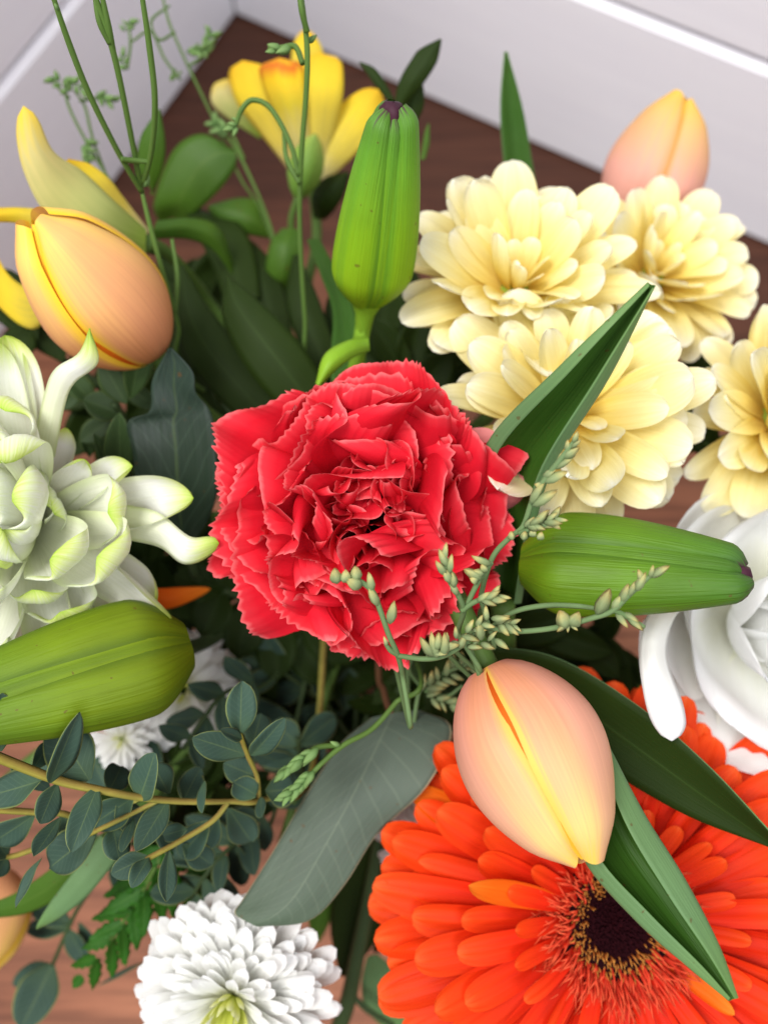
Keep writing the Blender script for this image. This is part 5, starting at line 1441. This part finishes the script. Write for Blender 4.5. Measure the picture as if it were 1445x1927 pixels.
BUDS = [bud_mesh('bud', M['sprig_bud'], i, plump=0.18 + 0.025 * i) for i in range(4)]
GBUDS = [bud_mesh('bud', M['sprig_green'], 10 + i, plump=0.22 + 0.03 * i) for i in range(3)]
ROUND = [bud_mesh('bud', M['sprig_bud'], 20 + i, plump=0.42) for i in range(2)]


def put_bud(root, b, t, d, dz=-0.001, kinds=None, rng=random):
    p, q = P(b[0], b[1], d), P(t[0], t[1], d + dz)
    y = q - p
    part('bud', rng.choice(kinds or BUDS), root, p, frame(y, CAM - p + Vector((rng.uniform(-.1, .1), rng.uniform(-.1, .1), 0))), y.length)


def sprig(label, stems, buds, mat='sprig_stem', kinds=None, root_at=0, r=0.0007, group='sprigs of tiny pale buds', down=True):
    """stems: lists of (px, py, depth), the first one continues down to the vase from its first point"""
    root = thing('sprig', P(*stems[0][0]), label, 'sprig', group)
    for k, s in enumerate(stems):
        pts = [P(*q) for q in s]
        if k == 0 and down:
            q = V_MOUTH + Vector((random.uniform(-.03, .03), random.uniform(-.03, .03), 0.012))
            pts = [V_MOUTH + Vector((0, 0, -0.09)), q] + pts
            tube('stem', pts, [r * 1.5, r * 1.5] + [r] * (len(pts) - 3) + [r * 0.75], M[mat], root, n=len(pts) * 8, ring=7)
        else:
            tube('twig', pts, [r] * (len(pts) - 1) + [r * 0.75], M[mat], root, n=len(pts) * 7, ring=7)
    for b in buds:
        put_bud(root, b[:2], b[2:4], b[4], kinds=(ROUND if len(b) > 5 else kinds))
    return root


def along(a, b, n, d, ln, seed, ang=0.55):
    """n buds set alternately on a twig from a to b, pointing forward"""
    rng = random.Random(seed)
    th = math.atan2(b[1] - a[1], b[0] - a[0])
    out = []
    for k in range(n):
        f = (k + 0.3) / n
        x, y = a[0] + (b[0] - a[0]) * f, a[1] + (b[1] - a[1]) * f
        s = (1 if k % 2 else -1) * rng.uniform(0.3, 1.0) * ang
        l = ln * rng.uniform(0.75, 1.15)
        out.append((x, y, x + l * math.cos(th + s), y + l * math.sin(th + s), d + rng.uniform(-0.0012, 0.0012)))
    return out


sprig('sprig with a curved row of buds lying on the lower edge of the carnation',
      [[(762, 1330, 0.212), (757, 1270, 0.197), (748, 1232, 0.190), (732, 1196, 0.187), (716, 1150, 0.185), (700, 1112, 0.184), (672, 1092, 0.183), (640, 1086, 0.183)],
       [(748, 1232, 0.190), (735, 1224, 0.189), (726, 1212, 0.188)], [(748, 1234, 0.190), (800, 1240, 0.189), (840, 1232, 0.189), (880, 1205, 0.189), (915, 1170, 0.190)]],
      [(634, 1098, 630, 1070, .183, 1), (650, 1096, 650, 1072, .183, 1), (672, 1092, 668, 1066, .183, 1), (680, 1104, 652, 1090, .183, 1), (700, 1112, 694, 1078, .184), (712, 1140, 694, 1106, .1845), (733, 1174, 742, 1132, .185), (728, 1216, 722, 1198, .188)]
      + along((800, 1236), (930, 1160), 14, 0.187, 30, 1, 1.2) + along((860, 1222), (940, 1200), 6, 0.1885, 28, 2, 0.9) + [(815, 1235, 792, 1200, .187), (822, 1238, 812, 1190, .187), (835, 1235, 836, 1192, .1865), (905, 1205, 900, 1165, .187)])
sprig('upright sprig of plump grey green buds against the right side of the carnation',
      [[(872, 1240, 0.212), (862, 1190, 0.197), (872, 1150, 0.189), (862, 1120, 0.185), (845, 1090, 0.183), (836, 1050, 0.182)], [(868, 1150, 0.188), (890, 1134, 0.187), (920, 1122, 0.187)], [(872, 1150, 0.188), (905, 1085, 0.187), (926, 1058, 0.187)]],
      [(836, 1055, 840, 1022, .182), (842, 1066, 826, 1034, .182), (846, 1078, 850, 1044, .182), (838, 1082, 820, 1056, .182), (848, 1096, 834, 1070, .1825), (854, 1106, 850, 1076, .183), (860, 1120, 846, 1090, .184)]
      + along((896, 1132), (935, 1122), 6, 0.186, 30, 3, 0.8) + [(924, 1062, 888, 1046, .186), (905, 1090, 874, 1072, .186), (908, 1082, 890, 1074, .186, 1), (914, 1076, 906, 1062, .186, 1), (898, 1094, 884, 1088, .186, 1)])
sprig('long forked sprig reaching across the green lily bud towards the white rose',
      [[(870, 1260, 0.214), (880, 1200, 0.198), (910, 1182, 0.192), (960, 1188, 0.190), (1010, 1186, 0.189), (1060, 1178, 0.187), (1110, 1164, 0.185), (1150, 1150, 0.183), (1184, 1118, 0.181), (1222, 1084, 0.179)],
       [(925, 1180, 0.193), (965, 1152, 0.192), (1020, 1140, 0.191), (1080, 1140, 0.190), (1128, 1146, 0.188)], [(1155, 1148, 0.183), (1178, 1160, 0.184), (1212, 1180, 0.184)]],
      [(1122, 1156, 1146, 1110, .184), (1152, 1148, 1172, 1118, .183), (1168, 1134, 1182, 1100, .182), (1182, 1124, 1196, 1094, .181), (1196, 1112, 1214, 1078, .180), (1210, 1096, 1200, 1072, .180), (1222, 1088, 1228, 1064, .179), (1224, 1086, 1258, 1066, .179),
       (1158, 1152, 1180, 1180, .184), (1180, 1162, 1208, 1186, .184), (1172, 1154, 1200, 1170, .184), (1066, 1180, 1052, 1150, .186, 1), (1072, 1178, 1088, 1152, .186, 1), (1068, 1174, 1068, 1190, .186), (1066, 1172, 1048, 1188, .186), (1072, 1172, 1086, 1186, .186)]
      + along((930, 1172), (968, 1176), 6, 0.189, 28, 5, 0.8))
sprig('upright sprig of pointed buds leaning on the tall folded tulip leaf',
      [[(900, 1190, 0.212), (905, 1120, 0.198), (926, 1050, 0.193), (958, 1012, 0.190), (984, 990, 0.188), (1002, 940, 0.186), (1026, 900, 0.184), (1056, 862, 0.182), (1078, 832, 0.181)],
       [(975, 1004, 0.188), (1010, 992, 0.187), (1040, 984, 0.186)]],
      [(1002, 952, 1046, 924, .185), (998, 948, 1024, 908, .185), (1018, 912, 1006, 912, .185, 1), (1024, 908, 1066, 888, .184), (1022, 898, 1046, 880, .184), (1044, 882, 1080, 860, .183), (1048, 876, 1056, 852, .183), (1060, 862, 1088, 842, .182), (1066, 852, 1068, 828, .182),
       (1074, 842, 1092, 828, .181), (1078, 834, 1086, 812, .181), (962, 1016, 962, 1000, .188, 1), (984, 1016, 988, 1000, .187, 1), (1000, 1010, 1004, 994, .187, 1), (1014, 1016, 1018, 1000, .187, 1)]
      + along((985, 992), (1046, 976), 12, 0.1862, 32, 7, 1.0))
sprig('forked sprig of narrow buds crossing the top of the broad grey eucalyptus leaf',
      [[(790, 1262, 0.236), (745, 1322, 0.230), (700, 1372, 0.226), (650, 1400, 0.222), (610, 1432, 0.219), (575, 1470, 0.217), (545, 1502, 0.215)], [(640, 1402, 0.2215), (600, 1406, 0.219), (568, 1424, 0.217), (540, 1450, 0.216)]],
      along((600, 1406), (536, 1452), 9, 0.2165, 34, 8, 0.45) + along((592, 1450), (540, 1500), 12, 0.2160, 34, 9, 0.5) + [(640, 1403, 622, 1396, .221)], mat='stem', kinds=GBUDS, r=0.0008)
sprig('tangled sprig in the shade between the carnation and the front peach tulip',
      [[(770, 1350, 0.262), (790, 1300, 0.250), (830, 1270, 0.240), (880, 1250, 0.232)], [(800, 1300, 0.248), (840, 1310, 0.244), (870, 1290, 0.240)], [(790, 1290, 0.249), (770, 1260, 0.244), (780, 1230, 0.240)]],
      along((790, 1300), (900, 1240), 14, 0.238, 34, 10, 1.2) + along((800, 1310), (870, 1330), 8, 0.244, 30, 11, 1.0))
# tall wiry stems at the top left
sprig('tall wiry green stem forking into three behind the apricot tulip',
      [[(362, 720, 0.285), (335, 610, 0.266), (306, 510, 0.252), (282, 420, 0.243), (268, 362, 0.238)], [(268, 362, 0.238), (225, 290, 0.226), (170, 180, 0.212), (132, 85, 0.202), (96, -20, 0.192)],
       [(266, 358, 0.238), (250, 270, 0.226), (226, 150, 0.212), (206, 70, 0.204), (176, -20, 0.196)], [(270, 345, 0.236), (286, 280, 0.226), (292, 190, 0.214), (282, 90, 0.204), (266, -20, 0.194)],
       [(214, 100, 0.207), (205, 50, 0.202), (190, -20, 0.196)], [(208, 82, 0.205), (188, 40, 0.201), (178, -20, 0.197)], [(228, 300, 0.226), (250, 302, 0.228), (283, 305, 0.230)], [(330, 590, 0.262), (334, 520, 0.258), (324, 450, 0.256)]],
      [(268, 360, 258, 338, .2375), (272, 352, 280, 326, .2365), (110, 20, 102, 2, .195)], mat='stem', kinds=GBUDS, r=0.00085, group='tall wiry stems')
sprig('tall wiry green stem with a drooping side shoot in front of the yellow alstroemeria',
      [[(584, 720, 0.29), (574, 600, 0.272), (566, 470, 0.258), (564, 380, 0.249), (568, 280, 0.238), (576, 180, 0.228), (578, 90, 0.220), (566, -20, 0.212)], [(562, 330, 0.243), (546, 270, 0.240), (510, 205, 0.238), (476, 188, 0.238), (455, 206, 0.239), (444, 236, 0.241)],
       [(570, 120, 0.225), (556, 88, 0.226), (530, 90, 0.228), (506, 92, 0.230)], [(564, 345, 0.244), (540, 300, 0.244), (534, 250, 0.244)], [(578, 60, 0.216), (568, 20, 0.212), (562, -20, 0.210)]],
      [(580, 80, 596, 66, .221), (548, 90, 520, 100, .227), (530, 92, 504, 84, .228), (520, 96, 500, 98, .228), (446, 236, 428, 232, .240), (444, 238, 420, 246, .241), (446, 240, 440, 256, .241), (450, 228, 436, 222, .241), (572, 14, 562, -4, .213), (536, 250, 530, 232, .244)],
      mat='stem', kinds=GBUDS, r=0.00085, group='tall wiry stems')
sprig('thin blurred sprig with tiny buds in front of the left wall',
      [[(300, 560, 0.32), (250, 420, 0.308), (210, 345, 0.300), (165, 270, 0.296), (130, 200, 0.292), (120, 150, 0.290)], [(200, 330, 0.30), (175, 260, 0.298), (160, 200, 0.296), (140, 170, 0.295)], [(150, 190, 0.294), (185, 185, 0.296), (212, 188, 0.298)], [(132, 185, 0.292), (110, 165, 0.29), (100, 148, 0.29)],
       [(165, 270, 0.296), (160, 285, 0.296), (166, 300, 0.296)]],
      along((120, 150), (160, 170), 6, 0.292, 22, 21, 1.4) + along((130, 170), (100, 145), 5, 0.29, 20, 22, 1.3) + along((160, 265), (170, 300), 6, 0.296, 22, 23, 1.3) + along((180, 182), (214, 190), 5, 0.297, 20, 24, 1.0), mat='stem', kinds=GBUDS, r=0.00055, group='blurred sprigs by the walls')
sprig('thin blurred sprig with tiny buds in front of the corner of the walls',
      [[(520, 480, 0.33), (450, 330, 0.322), (400, 220, 0.315), (350, 115, 0.308), (318, 40, 0.303), (304, -20, 0.30)], [(355, 125, 0.308), (380, 105, 0.309), (396, 62, 0.310)], [(330, 60, 0.305), (300, 75, 0.305), (285, 40, 0.304), (320, 10, 0.302)], [(240, 130, 0.30), (246, 80, 0.30), (240, 42, 0.30)],
       [(340, 150, 0.31), (310, 110, 0.308), (284, 60, 0.306), (246, 80, 0.30)], [(330, 130, 0.309), (322, 150, 0.309), (342, 135, 0.309)]],
      along((380, 110), (400, 55), 7, 0.309, 22, 25, 1.3) + along((236, 60), (244, 40), 4, 0.30, 20, 26, 1.4) + along((240, 130), (228, 105), 4, 0.30, 20, 27, 1.4) + along((350, 100), (390, 90), 7, 0.308, 22, 28, 1.3), mat='stem', kinds=GBUDS, r=0.00055, group='blurred sprigs by the walls')
sprig('thin blurred stem beside the broad rounded alstroemeria leaf',
      [[(600, 640, 0.34), (540, 520, 0.33), (500, 400, 0.322), (450, 290, 0.316), (420, 250, 0.312), (404, 236, 0.311)], [(460, 300, 0.317), (430, 240, 0.314), (405, 225, 0.313)]],
      along((430, 250), (400, 230), 8, 0.311, 24, 29, 1.3), mat='stem', kinds=GBUDS, r=0.0007, group='blurred sprigs by the walls')
